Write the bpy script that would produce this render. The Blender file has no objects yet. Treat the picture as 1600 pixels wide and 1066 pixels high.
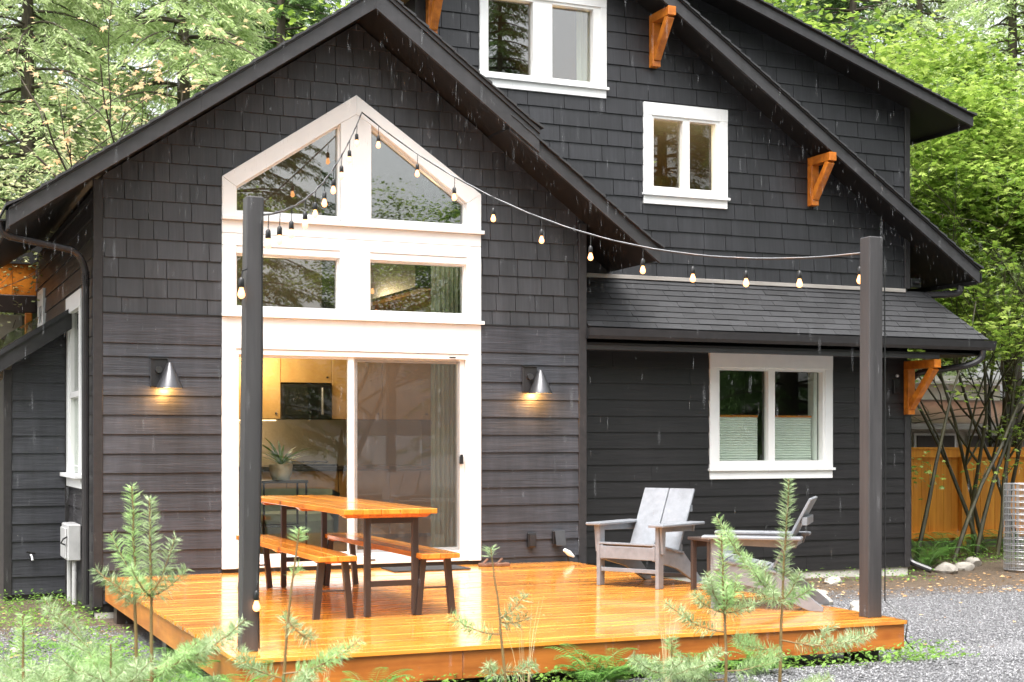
import bpy, bmesh, math, random
import numpy as np
from mathutils import Vector, Matrix

random.seed(7)
rng = np.random.default_rng(7)
SC = bpy.context.scene
COL = SC.collection
R = math.radians

# ------------------------------------------------------------------ camera
cd = bpy.data.cameras.new('camera')
cam = bpy.data.objects.new('camera', cd); COL.objects.link(cam)
cam.location = (0, 0, 1.66)
cam.rotation_euler = (R(90), 0, -R(23.29))
cd.sensor_width = 36; cd.lens = 51.75; cd.shift_y = 0.0975
cd.clip_start = .05; cd.clip_end = 400
cd.dof.use_dof = True; cd.dof.focus_distance = 14.5; cd.dof.aperture_fstop = 4.5
SC.camera = cam

# ------------------------------------------------------------------ sky and sun (overcast, light rain)
SUN_EL, SUN_AZ = 66, 222        # azimuth clockwise from +Y : light comes from front left
world = bpy.data.worlds.new('World'); SC.world = world
world.use_nodes = True
wn = world.node_tree; wn.nodes.clear()
sky = wn.nodes.new('ShaderNodeTexSky'); sky.sky_type = 'NISHITA'; sky.sun_disc = False
sky.sun_elevation = R(SUN_EL); sky.sun_rotation = R(SUN_AZ)
sky.air_density = 1.2; sky.dust_density = 5.0; sky.ozone_density = 1.0
hsv = wn.nodes.new('ShaderNodeHueSaturation'); hsv.inputs['Saturation'].default_value = .18
bg = wn.nodes.new('ShaderNodeBackground'); bg.inputs['Strength'].default_value = .15
wo = wn.nodes.new('ShaderNodeOutputWorld')
wn.links.new(sky.outputs[0], hsv.inputs['Color']); wn.links.new(hsv.outputs[0], bg.inputs['Color'])
wn.links.new(bg.outputs[0], wo.inputs['Surface'])
sd = bpy.data.lights.new('sun', 'SUN'); sd.energy = 1.5; sd.angle = R(45); sd.color = (1, .965, .92)
sun = bpy.data.objects.new('sun', sd); COL.objects.link(sun)
_a, _e = R(SUN_AZ), R(SUN_EL)
_d = Vector((math.sin(_a)*math.cos(_e), math.cos(_a)*math.cos(_e), math.sin(_e)))
sun.rotation_euler = _d.to_track_quat('Z', 'Y').to_euler()
sun.location = (-5, -5, 20)
SC.view_settings.view_transform = 'Standard'; SC.view_settings.look = 'None'
SC.view_settings.exposure = 1.72; SC.view_settings.gamma = 1.0
SC.view_settings.use_curve_mapping = False
SC.render.engine = 'CYCLES'
SC.cycles.max_bounces = 8; SC.cycles.transparent_max_bounces = 16
SC.cycles.sample_clamp_indirect = 6

# ------------------------------------------------------------------ materials
def nm(name):
    m = bpy.data.materials.new(name); m.use_nodes = True
    nt = m.node_tree; nt.nodes.clear()
    out = nt.nodes.new('ShaderNodeOutputMaterial')
    b = nt.nodes.new('ShaderNodeBsdfPrincipled')
    nt.links.new(b.outputs[0], out.inputs['Surface'])
    return m, nt, b, out
def lk(nt, a, b): nt.links.new(a, b)
def coords(nt, scale, kind='Object', rnd=True):
    tc = nt.nodes.new('ShaderNodeTexCoord'); mp = nt.nodes.new('ShaderNodeMapping')
    mp.inputs['Scale'].default_value = scale
    if rnd:
        oi = nt.nodes.new('ShaderNodeObjectInfo'); mu = nt.nodes.new('ShaderNodeMath'); mu.operation = 'MULTIPLY'
        mu.inputs[1].default_value = 37.0
        va = nt.nodes.new('ShaderNodeVectorMath'); va.operation = 'ADD'
        lk(nt, oi.outputs['Random'], mu.inputs[0]); lk(nt, tc.outputs[kind], va.inputs[0]); lk(nt, mu.outputs[0], va.inputs[1])
        lk(nt, va.outputs[0], mp.inputs['Vector'])
    else:
        lk(nt, tc.outputs[kind], mp.inputs['Vector'])
    return mp.outputs[0]
def noise(nt, vec, scale=1, detail=4, rough=.55, dist=0):
    n = nt.nodes.new('ShaderNodeTexNoise'); n.inputs['Scale'].default_value = scale
    n.inputs['Detail'].default_value = detail; n.inputs['Roughness'].default_value = rough
    n.inputs['Distortion'].default_value = dist
    lk(nt, vec, n.inputs['Vector']); return n.outputs['Fac']
def ramp(nt, fac, stops):
    r = nt.nodes.new('ShaderNodeValToRGB'); el = r.color_ramp.elements
    while len(el) < len(stops): el.new(.5)
    for e, (p, c) in zip(el, stops):
        e.position = p; e.color = (c[0], c[1], c[2], 1) if hasattr(c, '__len__') else (c, c, c, 1)
    lk(nt, fac, r.inputs[0]); return r.outputs[0]
def bump(nt, h, b, strength=.3, dist=.01):
    n = nt.nodes.new('ShaderNodeBump'); n.inputs['Strength'].default_value = strength
    n.inputs['Distance'].default_value = dist
    lk(nt, h, n.inputs['Height']); lk(nt, n.outputs[0], b.inputs['Normal'])
def tint(nt, col, amt=.15):
    """small per-object value shift"""
    oi = nt.nodes.new('ShaderNodeObjectInfo'); mr = nt.nodes.new('ShaderNodeMapRange')
    mr.inputs['To Min'].default_value = 1-amt; mr.inputs['To Max'].default_value = 1+amt
    h = nt.nodes.new('ShaderNodeHueSaturation')
    lk(nt, oi.outputs['Random'], mr.inputs['Value']); lk(nt, mr.outputs[0], h.inputs['Value']); lk(nt, col, h.inputs['Color'])
    return h.outputs[0]
def grainy(name, c1, c2, scale, rough=.5, bs=.3, bd=.006, dist=0., tamt=.1, coat=0, nscale=1, spec=.5, rough2=None):
    m, nt, b, out = nm(name)
    v = coords(nt, scale)
    f = noise(nt, v, nscale, 6, .6, dist)
    c = tint(nt, ramp(nt, f, [(.3, c1), (.7, c2)]), tamt)
    lk(nt, c, b.inputs['Base Color'])
    b.inputs['Roughness'].default_value = rough; b.inputs['Coat Weight'].default_value = coat
    b.inputs['Coat Roughness'].default_value = .08
    b.inputs['Specular IOR Level'].default_value = spec
    if rough2 is not None:
        r = ramp(nt, noise(nt, coords(nt, (2, 2, 2), rnd=False), 1.5, 3), [(.35, rough), (.65, rough2)]); lk(nt, r, b.inputs['Roughness'])
    bump(nt, f, b, bs, bd)
    return m
def plain(name, c, rough=.5, metal=0, nscale=8, amt=.12, bs=.1, spec=.5, coat=0):
    m, nt, b, out = nm(name)
    v = coords(nt, (1, 1, 1)); f = noise(nt, v, nscale, 5)
    c = np.array(c, float)
    lk(nt, ramp(nt, f, [(.3, tuple(c*(1-amt))), (.7, tuple(np.minimum(c*(1+amt), 1)))]), b.inputs['Base Color'])
    b.inputs['Roughness'].default_value = rough; b.inputs['Metallic'].default_value = metal
    b.inputs['Specular IOR Level'].default_value = spec; b.inputs['Coat Weight'].default_value = coat
    bump(nt, f, b, bs, .004); return m
def emis(name, c, s):
    m, nt, b, out = nm(name)
    b.inputs['Base Color'].default_value = (*c, 1); b.inputs['Emission Color'].default_value = (*c, 1)
    b.inputs['Emission Strength'].default_value = s; return m

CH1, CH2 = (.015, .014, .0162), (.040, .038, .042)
M = {}
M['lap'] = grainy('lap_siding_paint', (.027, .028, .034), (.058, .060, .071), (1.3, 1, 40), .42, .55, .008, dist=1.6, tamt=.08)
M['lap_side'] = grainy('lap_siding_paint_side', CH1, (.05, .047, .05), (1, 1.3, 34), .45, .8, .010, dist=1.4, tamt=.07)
M['lap_b'] = grainy('shaded_lap_siding_paint', (.008, .0072, .0084), (.0185, .017, .0185), (1.3, 1, 24), .45, .35, .006, dist=1.0, tamt=.07)  # lap siding paint with the skirt roof's shade mixed into its colour
M['shingle_b'] = grainy('shaded_upper_shingle_paint', (.0135, .0138, .016), (.024, .0243, .028), (38, 1, 1.4), .45, .35, .004, tamt=.14)  # shingle paint darkened to carry the dimmer light on the main wall
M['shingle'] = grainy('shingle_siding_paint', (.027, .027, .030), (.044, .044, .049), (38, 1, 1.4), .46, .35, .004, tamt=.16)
M['trim_dark'] = grainy('dark_trim_paint', (.018, .0168, .018), (.031, .0285, .030), (3, 3, 3), .5, .2, .003, nscale=5)
M['fascia'] = grainy('dark_fascia_paint', (.030, .0295, .032), (.044, .043, .046), (2, 2, 12), .38, .15, .003)
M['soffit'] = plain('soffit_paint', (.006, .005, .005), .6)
M['post'] = grainy('post_paint', (.038, .036, .038), (.062, .058, .060), (14, 14, 1.0), .5, .5, .006, dist=.5)
M['white'] = grainy('white_trim_paint', (.80, .81, .81), (.85, .86, .86), (2, 2, 3), .4, .08, .003, nscale=1.5, tamt=.03)
M['vinyl'] = plain('white_vinyl', (.82, .82, .81), .3, amt=.01, bs=.0)
M['roof'] = None
M['bracket'] = grainy('stained_cedar', (.42, .115, .012), (.72, .24, .025), (10, 10, 10), .35, .2, .004, nscale=1.2, tamt=.12)
M['steel'] = plain('dark_brown_steel', (.045, .035, .034), .35, .3)
M['adir'] = grainy('grey_poly_lumber', (.175, .186, .205), (.215, .226, .248), (20, 20, 20), .42, .1, .002, tamt=.03)
M['darkwood'] = plain('dark_brown_table_paint', (.05, .035, .03), .4)
M['black'] = plain('black_plastic', (.012, .012, .013), .35)
M['gutter'] = plain('dark_metal_gutter', (.035, .034, .036), .25, .2)
M['lampmetal'] = plain('grey_lamp_metal', (.09, .09, .095), .3, .7)
M['concrete'] = plain('concrete', (.55, .53, .49), .8, nscale=6, amt=.2, bs=.4)
M['zinc'] = plain('galvanised_steel', (.42, .42, .43), .4, .7)
M['meter'] = plain('light_grey_meter_paint', (.45, .45, .45), .4)
M['rubber'] = plain('dark_mat', (.03, .03, .032), .8, nscale=80, bs=.5)
M['flash'] = grainy('weathered_flashing_board', (.24, .22, .20), (.42, .39, .36), (2, 10, 20), .5, .2, .004)
M['leather'] = plain('brown_leather', (.16, .08, .05), .5)
M['bulb'] = emis('lit_bulb_glass', (1, .44, .16), 1.3)
M['filament'] = emis('lamp_bulb', (1, .55, .2), 30)
M['ceil_lamp'] = emis('ceiling_lamp_glass', (1, .86, .66), 9)
M['strip'] = emis('under_cabinet_strip', (1, .70, .40), 1.2)
M['bark'] = grainy('bark', (.035, .027, .02), (.12, .095, .07), (9, 9, 2), .8, .8, .02, nscale=1.5)
M['stem'] = plain('sapling_stem_bark', (.20, .13, .05), .6)
M['stem_dark'] = grainy('wet_mossy_stem', (.02, .016, .012), (.075, .07, .03), (14, 14, 3), .5, .5, .008)
M['rock'] = plain('pale_rock', (.36, .33, .29), .8, nscale=5, amt=.4, bs=.6)
M['straw'] = plain('dry_grass', (.55, .42, .22), .7)

def deck_mat():
    m, nt, b, out = nm('wet_cedar_decking')
    v = coords(nt, (1.1, 26, 8)); f = noise(nt, v, 1, 7, .62, .8)
    base = ramp(nt, f, [(.22, (.44, .125, .012)), (.5, (.78, .285, .030)), (.75, (.92, .42, .065))])
    v2 = coords(nt, (3, 9, 3)); k = noise(nt, v2, 1.6, 3, .5)
    kn = ramp(nt, k, [(.24, .35), (.33, 1)])
    mx = nt.nodes.new('ShaderNodeMix'); mx.data_type = 'RGBA'; mx.blend_type = 'MULTIPLY'; mx.inputs[0].default_value = 1
    lk(nt, base, mx.inputs[6]); lk(nt, kn, mx.inputs[7])
    lk(nt, tint(nt, mx.outputs[2], .13), b.inputs['Base Color'])
    w = noise(nt, coords(nt, (2.2, 5, 1), 'Object', False), 1.3, 4)
    lk(nt, ramp(nt, w, [(.35, .10), (.65, .30)]), b.inputs['Roughness'])
    b.inputs['Specular IOR Level'].default_value = .75
    b.inputs['Coat Weight'].default_value = .7; b.inputs['Coat Roughness'].default_value = .09; b.inputs['Coat IOR'].default_value = 1.4
    bump(nt, f, b, .12, .003); return m
M['deck'] = deck_mat()
def knotty(m):
    nt = m.node_tree; b = [n for n in nt.nodes if n.type == 'BSDF_PRINCIPLED'][0]; src = b.inputs['Base Color'].links[0].from_socket
    vo = nt.nodes.new('ShaderNodeTexVoronoi'); vo.inputs['Scale'].default_value = 1.0
    lk(nt, coords(nt, (2.6, 2.6, 4.0)), vo.inputs['Vector'])
    k = ramp(nt, vo.outputs['Distance'], [(.045, (.22, .13, .1)), (.10, (.75, .6, .5)), (.22, (1, 1, 1))])
    st = ramp(nt, noise(nt, coords(nt, (1.2, 1.2, 2.0)), 1.0, 5, .7), [(.3, (.62, .56, .52)), (.6, (1, 1, 1))])
    for q in (k, st):
        mx = nt.nodes.new('ShaderNodeMix'); mx.data_type = 'RGBA'; mx.blend_type = 'MULTIPLY'; mx.inputs[0].default_value = 1
        lk(nt, src, mx.inputs[6]); lk(nt, q, mx.inputs[7]); src = mx.outputs[2]
    lk(nt, src, b.inputs['Base Color'])
M['rim'] = grainy('stained_rim_board', (.36, .10, .016), (.60, .20, .035), (1.2, 1.2, 16), .4, .25, .004, dist=.6, tamt=.08)
M['rim_side'] = grainy('stained_rim_board_side', (.44, .14, .025), (.64, .25, .05), (1.2, 1.2, 14), .4, .25, .004, dist=.6, tamt=.08)
knotty(M['rim']); knotty(M['rim_side']); knotty(M['bracket'])
M['tabletop'] = grainy('wet_stained_plank', (.50, .145, .012), (.86, .34, .04), (18, 1.3, 10), .18, .2, .004, dist=.7, tamt=.12, coat=.5)
knotty(M['tabletop'])
M['fence'] = grainy('orange_stained_fence', (.68, .24, .022), (.88, .38, .05), (14, 8, 1.4), .5, .3, .004, tamt=.14)

def asphalt():
    m, nt, b, out = nm('asphalt_shingle')
    v = coords(nt, (1, 1, 1)); f = noise(nt, v, 220, 3, .8)
    g = noise(nt, coords(nt, (1, 1, 1), 'Object', False), 3, 3)
    c = ramp(nt, f, [(.35, (.013, .013, .0145)), (.62, (.040, .041, .044)), (.72, (.17, .17, .18))])
    lk(nt, tint(nt, c, .2), b.inputs['Base Color'])
    b.inputs['Roughness'].default_value = .55
    bump(nt, f, b, .5, .004); return m
M['roof'] = asphalt()

def weather(m, scale, lo, hi=1.12, seed=0):
    nt = m.node_tree; b = [n for n in nt.nodes if n.type == 'BSDF_PRINCIPLED'][0]; src = b.inputs['Base Color'].links[0].from_socket
    geo = nt.nodes.new('ShaderNodeNewGeometry'); mp = nt.nodes.new('ShaderNodeMapping'); mp.inputs['Scale'].default_value = scale
    mp.inputs['Location'].default_value = (seed, seed, seed); lk(nt, geo.outputs['Position'], mp.inputs['Vector'])
    f = noise(nt, mp.outputs[0], 1, 6, .65)
    k = ramp(nt, f, [(.3, (lo, lo, lo)), (.5, (1, 1, 1)), (.72, (hi, hi, hi))])
    mx = nt.nodes.new('ShaderNodeMix'); mx.data_type = 'RGBA'; mx.blend_type = 'MULTIPLY'; mx.inputs[0].default_value = 1; mx.clamp_result = False
    lk(nt, src, mx.inputs[6]); lk(nt, k, mx.inputs[7]); lk(nt, mx.outputs[2], b.inputs['Base Color'])
for k_ in ('lap', 'lap_b', 'lap_side', 'shingle', 'shingle_b'): weather(M[k_], (1.6, 1.6, .7), .72, 1.35)
for k_ in ('lap', 'shingle', 'shingle_b', 'fascia', 'post'): weather(M[k_], (9, 9, .9), .82, 1.25, 3)
weather(M['white'], (2.5, 2.5, .8), .94, 1.0, 5); weather(M['adir'], (6, 6, 6), .8, 1.1); weather(M['concrete'], (2, 2, 3), .6, 1)
weather(M['stones'], (.7, .7, 1), .78, 1.15, 1) if 'stones' in M else None
weather(M['deck'], (.9, 1.6, 1), .74, 1.12, 2)
def glass(name, r0=.06, trans=(.9, .93, .9)):
    m = bpy.data.materials.new(name); m.use_nodes = True; nt = m.node_tree; nt.nodes.clear()
    N = nt.nodes.new
    out = N('ShaderNodeOutputMaterial'); mix = N('ShaderNodeMixShader')
    geo = N('ShaderNodeNewGeometry'); dt = N('ShaderNodeVectorMath'); dt.operation = 'DOT_PRODUCT'
    lk(nt, geo.outputs['Normal'], dt.inputs[0]); lk(nt, geo.outputs['Incoming'], dt.inputs[1])
    ab = N('ShaderNodeMath'); ab.operation = 'ABSOLUTE'; lk(nt, dt.outputs['Value'], ab.inputs[0])
    om = N('ShaderNodeMath'); om.operation = 'SUBTRACT'; om.inputs[0].default_value = 1; lk(nt, ab.outputs[0], om.inputs[1])
    pw = N('ShaderNodeMath'); pw.operation = 'POWER'; pw.inputs[1].default_value = 5; lk(nt, om.outputs[0], pw.inputs[0])
    ma = N('ShaderNodeMath'); ma.operation = 'MULTIPLY_ADD'; ma.inputs[1].default_value = 1-r0; ma.inputs[2].default_value = r0; lk(nt, pw.outputs[0], ma.inputs[0])
    tr = N('ShaderNodeBsdfTransparent'); tr.inputs[0].default_value = (*trans, 1)
    gl = N('ShaderNodeBsdfGlossy'); gl.inputs['Roughness'].default_value = .0
    f = noise(nt, coords(nt, (1, 1, 1), 'Object', False), 1.1, 1)
    bm = N('ShaderNodeBump'); bm.inputs['Strength'].default_value = .02; bm.inputs['Distance'].default_value = .006
    lk(nt, f, bm.inputs['Height']); lk(nt, bm.outputs[0], gl.inputs['Normal'])
    lk(nt, ma.outputs[0], mix.inputs[0]); lk(nt, tr.outputs[0], mix.inputs[1]); lk(nt, gl.outputs[0], mix.inputs[2])
    lk(nt, mix.outputs[0], out.inputs['Surface']); return m
M['glass'] = glass('window_glass', .065, (.88, .91, .88))
M['glass_mid'] = glass('door_glass', .17, (.84, .87, .84))
M['glass_up'] = glass('upper_window_glass', .16, (.86, .88, .86))
def screen():
    m = bpy.data.materials.new('insect_screen'); m.use_nodes = True; nt = m.node_tree; nt.nodes.clear()
    out = nt.nodes.new('ShaderNodeOutputMaterial'); mix = nt.nodes.new('ShaderNodeMixShader'); mix.inputs[0].default_value = .27
    tr = nt.nodes.new('ShaderNodeBsdfTransparent'); df = nt.nodes.new('ShaderNodeBsdfDiffuse')
    df.inputs[0].default_value = (.10, .085, .075, 1)
    lk(nt, tr.outputs[0], mix.inputs[1]); lk(nt, df.outputs[0], mix.inputs[2]); lk(nt, mix.outputs[0], out.inputs['Surface']); return m
M['screen'] = screen()

def leafmat(name, stops, transl=.45, rough=.35, spec=.5, nsc=.6):
    m, nt, b, out = nm(name)
    geo = nt.nodes.new('ShaderNodeNewGeometry')
    tc = nt.nodes.new('ShaderNodeTexCoord'); n = nt.nodes.new('ShaderNodeTexNoise'); n.inputs['Scale'].default_value = nsc
    lk(nt, tc.outputs['Object'], n.inputs['Vector'])
    ad = nt.nodes.new('ShaderNodeMath'); ad.operation = 'MULTIPLY_ADD'; ad.inputs[1].default_value = .55
    sb = nt.nodes.new('ShaderNodeMath'); sb.operation = 'MULTIPLY'; sb.inputs[1].default_value = .5
    lk(nt, n.outputs['Fac'], sb.inputs[0]); lk(nt, geo.outputs['Random Per Island'], ad.inputs[0]); lk(nt, sb.outputs[0], ad.inputs[2])
    c = tint(nt, ramp(nt, ad.outputs[0], stops), .12)
    lk(nt, c, b.inputs['Base Color']); b.inputs['Roughness'].default_value = rough; b.inputs['Specular IOR Level'].default_value = spec
    t = nt.nodes.new('ShaderNodeBsdfTranslucent'); lk(nt, c, t.inputs[0])
    mix = nt.nodes.new('ShaderNodeMixShader'); mix.inputs[0].default_value = transl
    lk(nt, b.outputs[0], mix.inputs[1]); lk(nt, t.outputs[0], mix.inputs[2]); lk(nt, mix.outputs[0], out.inputs['Surface'])
    return m
M['fir'] = leafmat('fir_needles', [(.1, (.17, .27, .11)), (.5, (.36, .48, .24)), (.9, (.60, .70, .44))], .35, .5, nsc=3)
M['fir_tip'] = leafmat('fir_new_needles', [(.1, (.28, .44, .18)), (.9, (.52, .70, .32))], .4, .5)
M['conifer'] = leafmat('conifer_foliage', [(.1, (.04, .08, .025)), (.5, (.10, .19, .05)), (.9, (.22, .34, .10))], .45, .6)
M['conifer_pale'] = leafmat('pale_conifer_foliage', [(.05, (.14, .20, .07)), (.45, (.40, .52, .22)), (.9, (.66, .74, .42))], .45, .6)  # washed-out haze and sky brightness are put into the leaf colour
M['maple'] = leafmat('vine_maple_leaves', [(.05, (.03, .06, .01)), (.3, (.10, .18, .025)), (.58, (.26, .38, .06)), (.85, (.48, .58, .16)), (1, (.66, .68, .40))], .5, .3)
M['shrub'] = leafmat('pale_yellow_shrub_leaves', [(.1, (.28, .33, .14)), (.5, (.52, .55, .28)), (.9, (.72, .73, .46))], .45, .5)
M['orange'] = leafmat('autumn_leaves', [(.1, (.50, .52, .22)), (.45, (.80, .60, .36)), (.8, (.85, .52, .28)), (1, (.80, .28, .06))], .45, .4)
M['fern'] = leafmat('fern_leaf', [(.1, (.05, .14, .02)), (.5, (.12, .28, .05)), (.9, (.26, .46, .12))], .35, .4)
M['weed'] = leafmat('weed_leaves', [(.1, (.07, .18, .02)), (.9, (.28, .48, .09))], .4, .4)
M['litter'] = leafmat('fallen_leaves', [(.1, (.22, .10, .04)), (.5, (.50, .27, .10)), (.9, (.66, .52, .30))], .1, .5)

def ground_mat():
    m, nt, b, out = nm('gravel_ground')
    tc = nt.nodes.new('ShaderNodeTexCoord')
    vo = nt.nodes.new('ShaderNodeTexVoronoi'); vo.inputs['Scale'].default_value = 55
    lk(nt, tc.outputs['Object'], vo.inputs['Vector'])
    f = noise(nt, tc.outputs['Object'], .5, 5)
    g = ramp(nt, vo.outputs['Color'], [(.1, (.06, .06, .063)), (.6, (.14, .14, .145)), (.95, (.26, .26, .27))])
    d = ramp(nt, noise(nt, tc.outputs['Object'], 14, 6, .7), [(.3, (.055, .04, .028)), (.7, (.17, .12, .08))])
    # bare soil next to the house and under the trees, gravel elsewhere
    sx = nt.nodes.new('ShaderNodeSeparateXYZ'); lk(nt, tc.outputs['Object'], sx.inputs[0])
    ma = nt.nodes.new('ShaderNodeMath'); ma.operation = 'MULTIPLY_ADD'; ma.inputs[1].default_value = 1.8
    lk(nt, f, ma.inputs[0]); lk(nt, sx.outputs['Y'], ma.inputs[2])
    s = nt.nodes.new('ShaderNodeMapRange'); s.inputs['From Min'].default_value = 13.4; s.inputs['From Max'].default_value = 14.3
    lk(nt, ma.outputs[0], s.inputs['Value'])
    mx = nt.nodes.new('ShaderNodeMix'); mx.data_type = 'RGBA'
    lk(nt, s.outputs[0], mx.inputs[0]); lk(nt, g, mx.inputs[6]); lk(nt, d, mx.inputs[7])
    lk(nt, mx.outputs[2], b.inputs['Base Color']); b.inputs['Roughness'].default_value = .6
    bump(nt, vo.outputs['Distance'], b, .8, .02); return m
M['ground'] = ground_mat()
def stone_mat():
    m, nt, b, out = nm('gravel_stones')
    geo = nt.nodes.new('ShaderNodeNewGeometry')
    lk(nt, ramp(nt, geo.outputs['Random Per Island'], [(0, (.09, .09, .095)), (.5, (.18, .18, .19)), (.9, (.28, .28, .29)), (1, (.42, .42, .43))]), b.inputs['Base Color'])
    b.inputs['Roughness'].default_value = .4; return m
M['stones'] = stone_mat()
M['int_wall'] = plain('interior_wall_paint', (.22, .18, .14), .7, amt=.05)
M['int_warm'] = plain('ochre_interior_wall', (.50, .30, .08), .7, amt=.08)
M['int_dark'] = plain('dark_interior', (.05, .04, .035), .7)
M['floor_int'] = plain('interior_floor', (.30, .17, .08), .4)
M['maplewood'] = grainy('maple_cabinet', (.55, .31, .10), (.66, .40, .15), (8, 8, 2), .35, .05, .002)
M['tile'] = plain('tile_backsplash', (.62, .55, .44), .3, amt=.05)
M['counter'] = plain('dark_counter', (.06, .055, .05), .3)
M['curtain'] = plain('pale_curtain', (.62, .66, .58), .8, amt=.05)
M['blind'] = plain('pleated_blind', (.80, .83, .80), .7, amt=.03)
M['ceramic'] = plain('cream_ceramic', (.62, .58, .46), .4)
M['fabric'] = plain('sage_fabric', (.30, .36, .28), .8)

# ------------------------------------------------------------------ geometry helpers
OFF = {}
def thing(name, label, cat, loc=(0, 0, 0), rotz=0, group=None, local=False):
    o = bpy.data.objects.new(name, None); COL.objects.link(o)
    o.empty_display_size = .2
    o.location = loc; o.rotation_euler = (0, 0, rotz)
    o['label'] = label; o['category'] = cat
    if group: o['group'] = group
    OFF[o.name] = Vector((0, 0, 0)) if local else Vector(loc)
    return o
def tag(o, label=None, cat=None, group=None, kind=None):
    if label: o['label'] = label
    if cat: o['category'] = cat
    if group: o['group'] = group
    if kind: o['kind'] = kind
    return o
def link(name, me, parent=None, loc=(0, 0, 0), mat=None):
    o = bpy.data.objects.new(name, me); COL.objects.link(o)
    if mat is not None and not len(me.materials): me.materials.append(mat)
    loc = Vector(loc)
    if parent is not None:
        o.parent = parent; o.location = loc - OFF[parent.name]
    else: o.location = loc
    OFF[o.name] = loc
    return o
def obj(name, VF, mat, parent=None, bevel=0, smooth=False, origin=None, segs=1):
    V, F = VF
    V = np.asarray(V, float)
    c = (V.min(0)+V.max(0))/2 if origin is None else np.asarray(origin, float)
    me = bpy.data.meshes.new(name)
    me.from_pydata([tuple(v) for v in (V-c)], [], [tuple(f) for f in F])
    me.update()
    bm = bmesh.new(); bm.from_mesh(me)
    bmesh.ops.recalc_face_normals(bm, faces=bm.faces)
    if bevel: bmesh.ops.bevel(bm, geom=bm.edges[:], offset=bevel, segments=segs, affect='EDGES', clamp_overlap=True)
    bm.to_mesh(me); bm.free()
    if smooth: me.shade_smooth(); me.set_sharp_from_angle(angle=R(35))
    return link(name, me, parent, c, mat)
def join(*parts):
    V, F = [], []
    for v, f in parts:
        n = len(V); V.extend([tuple(p) for p in v]); F.extend([tuple(i+n for i in q) for q in f])
    return V, F
def box(x0, x1, y0, y1, z0, z1):
    V = [(x, y, z) for x in (x0, x1) for y in (y0, y1) for z in (z0, z1)]
    F = [(0, 1, 3, 2), (4, 6, 7, 5), (0, 4, 5, 1), (2, 3, 7, 6), (0, 2, 6, 4), (1, 5, 7, 3)]
    return V, F
def prism(poly, a, b, axis='y'):
    """polygon (2D) extruded from a to b. axis y: (x,z); axis x: (y,z); axis z: (x,y). a/b may be functions of the 2D point"""
    n = len(poly); fa = a if callable(a) else (lambda p: a); fb = b if callable(b) else (lambda p: b)
    def mk(p, t): return {'y': (p[0], t, p[1]), 'x': (t, p[0], p[1]), 'z': (p[0], p[1], t)}[axis]
    V = [mk(p, fa(p)) for p in poly]+[mk(p, fb(p)) for p in poly]
    F = [tuple(range(n)), tuple(range(2*n-1, n-1, -1))]+[(i, (i+1) % n, n+(i+1) % n, n+i) for i in range(n)]
    return V, F
def beam(p, q, w, h, up=(0, 0, 1)):
    """rectangular bar from p to q; w sideways, h along 'up'"""
    p, q, up = Vector(p), Vector(q), Vector(up)
    d = (q-p).normalized(); s = d.cross(up).normalized(); u = s.cross(d).normalized()
    V = []
    for e in (p, q):
        for a, b in ((-1, -1), (1, -1), (1, 1), (-1, 1)): V.append(tuple(e+s*(a*w/2)+u*(b*h/2)))
    return V, [(0, 1, 2, 3), (7, 6, 5, 4), (0, 4, 5, 1), (1, 5, 6, 2), (2, 6, 7, 3), (3, 7, 4, 0)]
def tube(pts, rad, n=8, cap=True):
    pts = [Vector(p) for p in pts]; m = len(pts)
    if not hasattr(rad, '__len__'): rad = [rad]*m
    V, F = [], []
    d0 = (pts[1]-pts[0]).normalized(); ref = Vector((0, 0, 1)) if abs(d0.z) < .9 else Vector((1, 0, 0))
    u = d0.cross(ref).normalized()
    for i, p in enumerate(pts):
        d = (pts[min(i+1, m-1)]-pts[max(i-1, 0)]).normalized()
        u = (u-d*u.dot(d)).normalized(); w = d.cross(u)
        for k in range(n):
            a = 2*math.pi*k/n; V.append(tuple(p+(u*math.cos(a)+w*math.sin(a))*rad[i]))
    for i in range(m-1):
        for k in range(n):
            a, b = i*n+k, i*n+(k+1) % n; F.append((a, b, b+n, a+n))
    if cap: F.append(tuple(range(n-1, -1, -1))); F.append(tuple(range((m-1)*n, m*n)))
    return V, F
def lathe(prof, c, n=16, axis=(0, 0, 1)):
    """prof: list of (r, z)"""
    V, F = [], []; c = Vector(c)
    for r, z in prof:
        for k in range(n):
            a = 2*math.pi*k/n; V.append((c.x+r*math.cos(a), c.y+r*math.sin(a), c.z+z))
    m = len(prof)
    for i in range(m-1):
        for k in range(n):
            a, b = i*n+k, i*n+(k+1) % n; F.append((a, b, b+n, a+n))
    F.append(tuple(range(n-1, -1, -1))); F.append(tuple(range((m-1)*n, m*n)))
    return V, F
def clip(poly, a, b, c):
    """keep a*x+b*z <= c"""
    out = []; n = len(poly)
    for i in range(n):
        p, q = poly[i], poly[(i+1) % n]
        dp, dq = a*p[0]+b*p[1]-c, a*q[0]+b*q[1]-c
        if dp <= 1e-9: out.append(p)
        if (dp < -1e-9 and dq > 1e-9) or (dp > 1e-9 and dq < -1e-9):
            t = dp/(dp-dq); out.append((p[0]+(q[0]-p[0])*t, p[1]+(q[1]-p[1])*t))
    return out if len(out) >= 3 else []
def area(poly):
    return abs(sum(poly[i][0]*poly[(i+1) % len(poly)][1]-poly[(i+1) % len(poly)][0]*poly[i][1] for i in range(len(poly))))/2 if poly else 0
def rect(x0, x1, z0, z1): return [(x0, z0), (x1, z0), (x1, z1), (x0, z1)]
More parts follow.
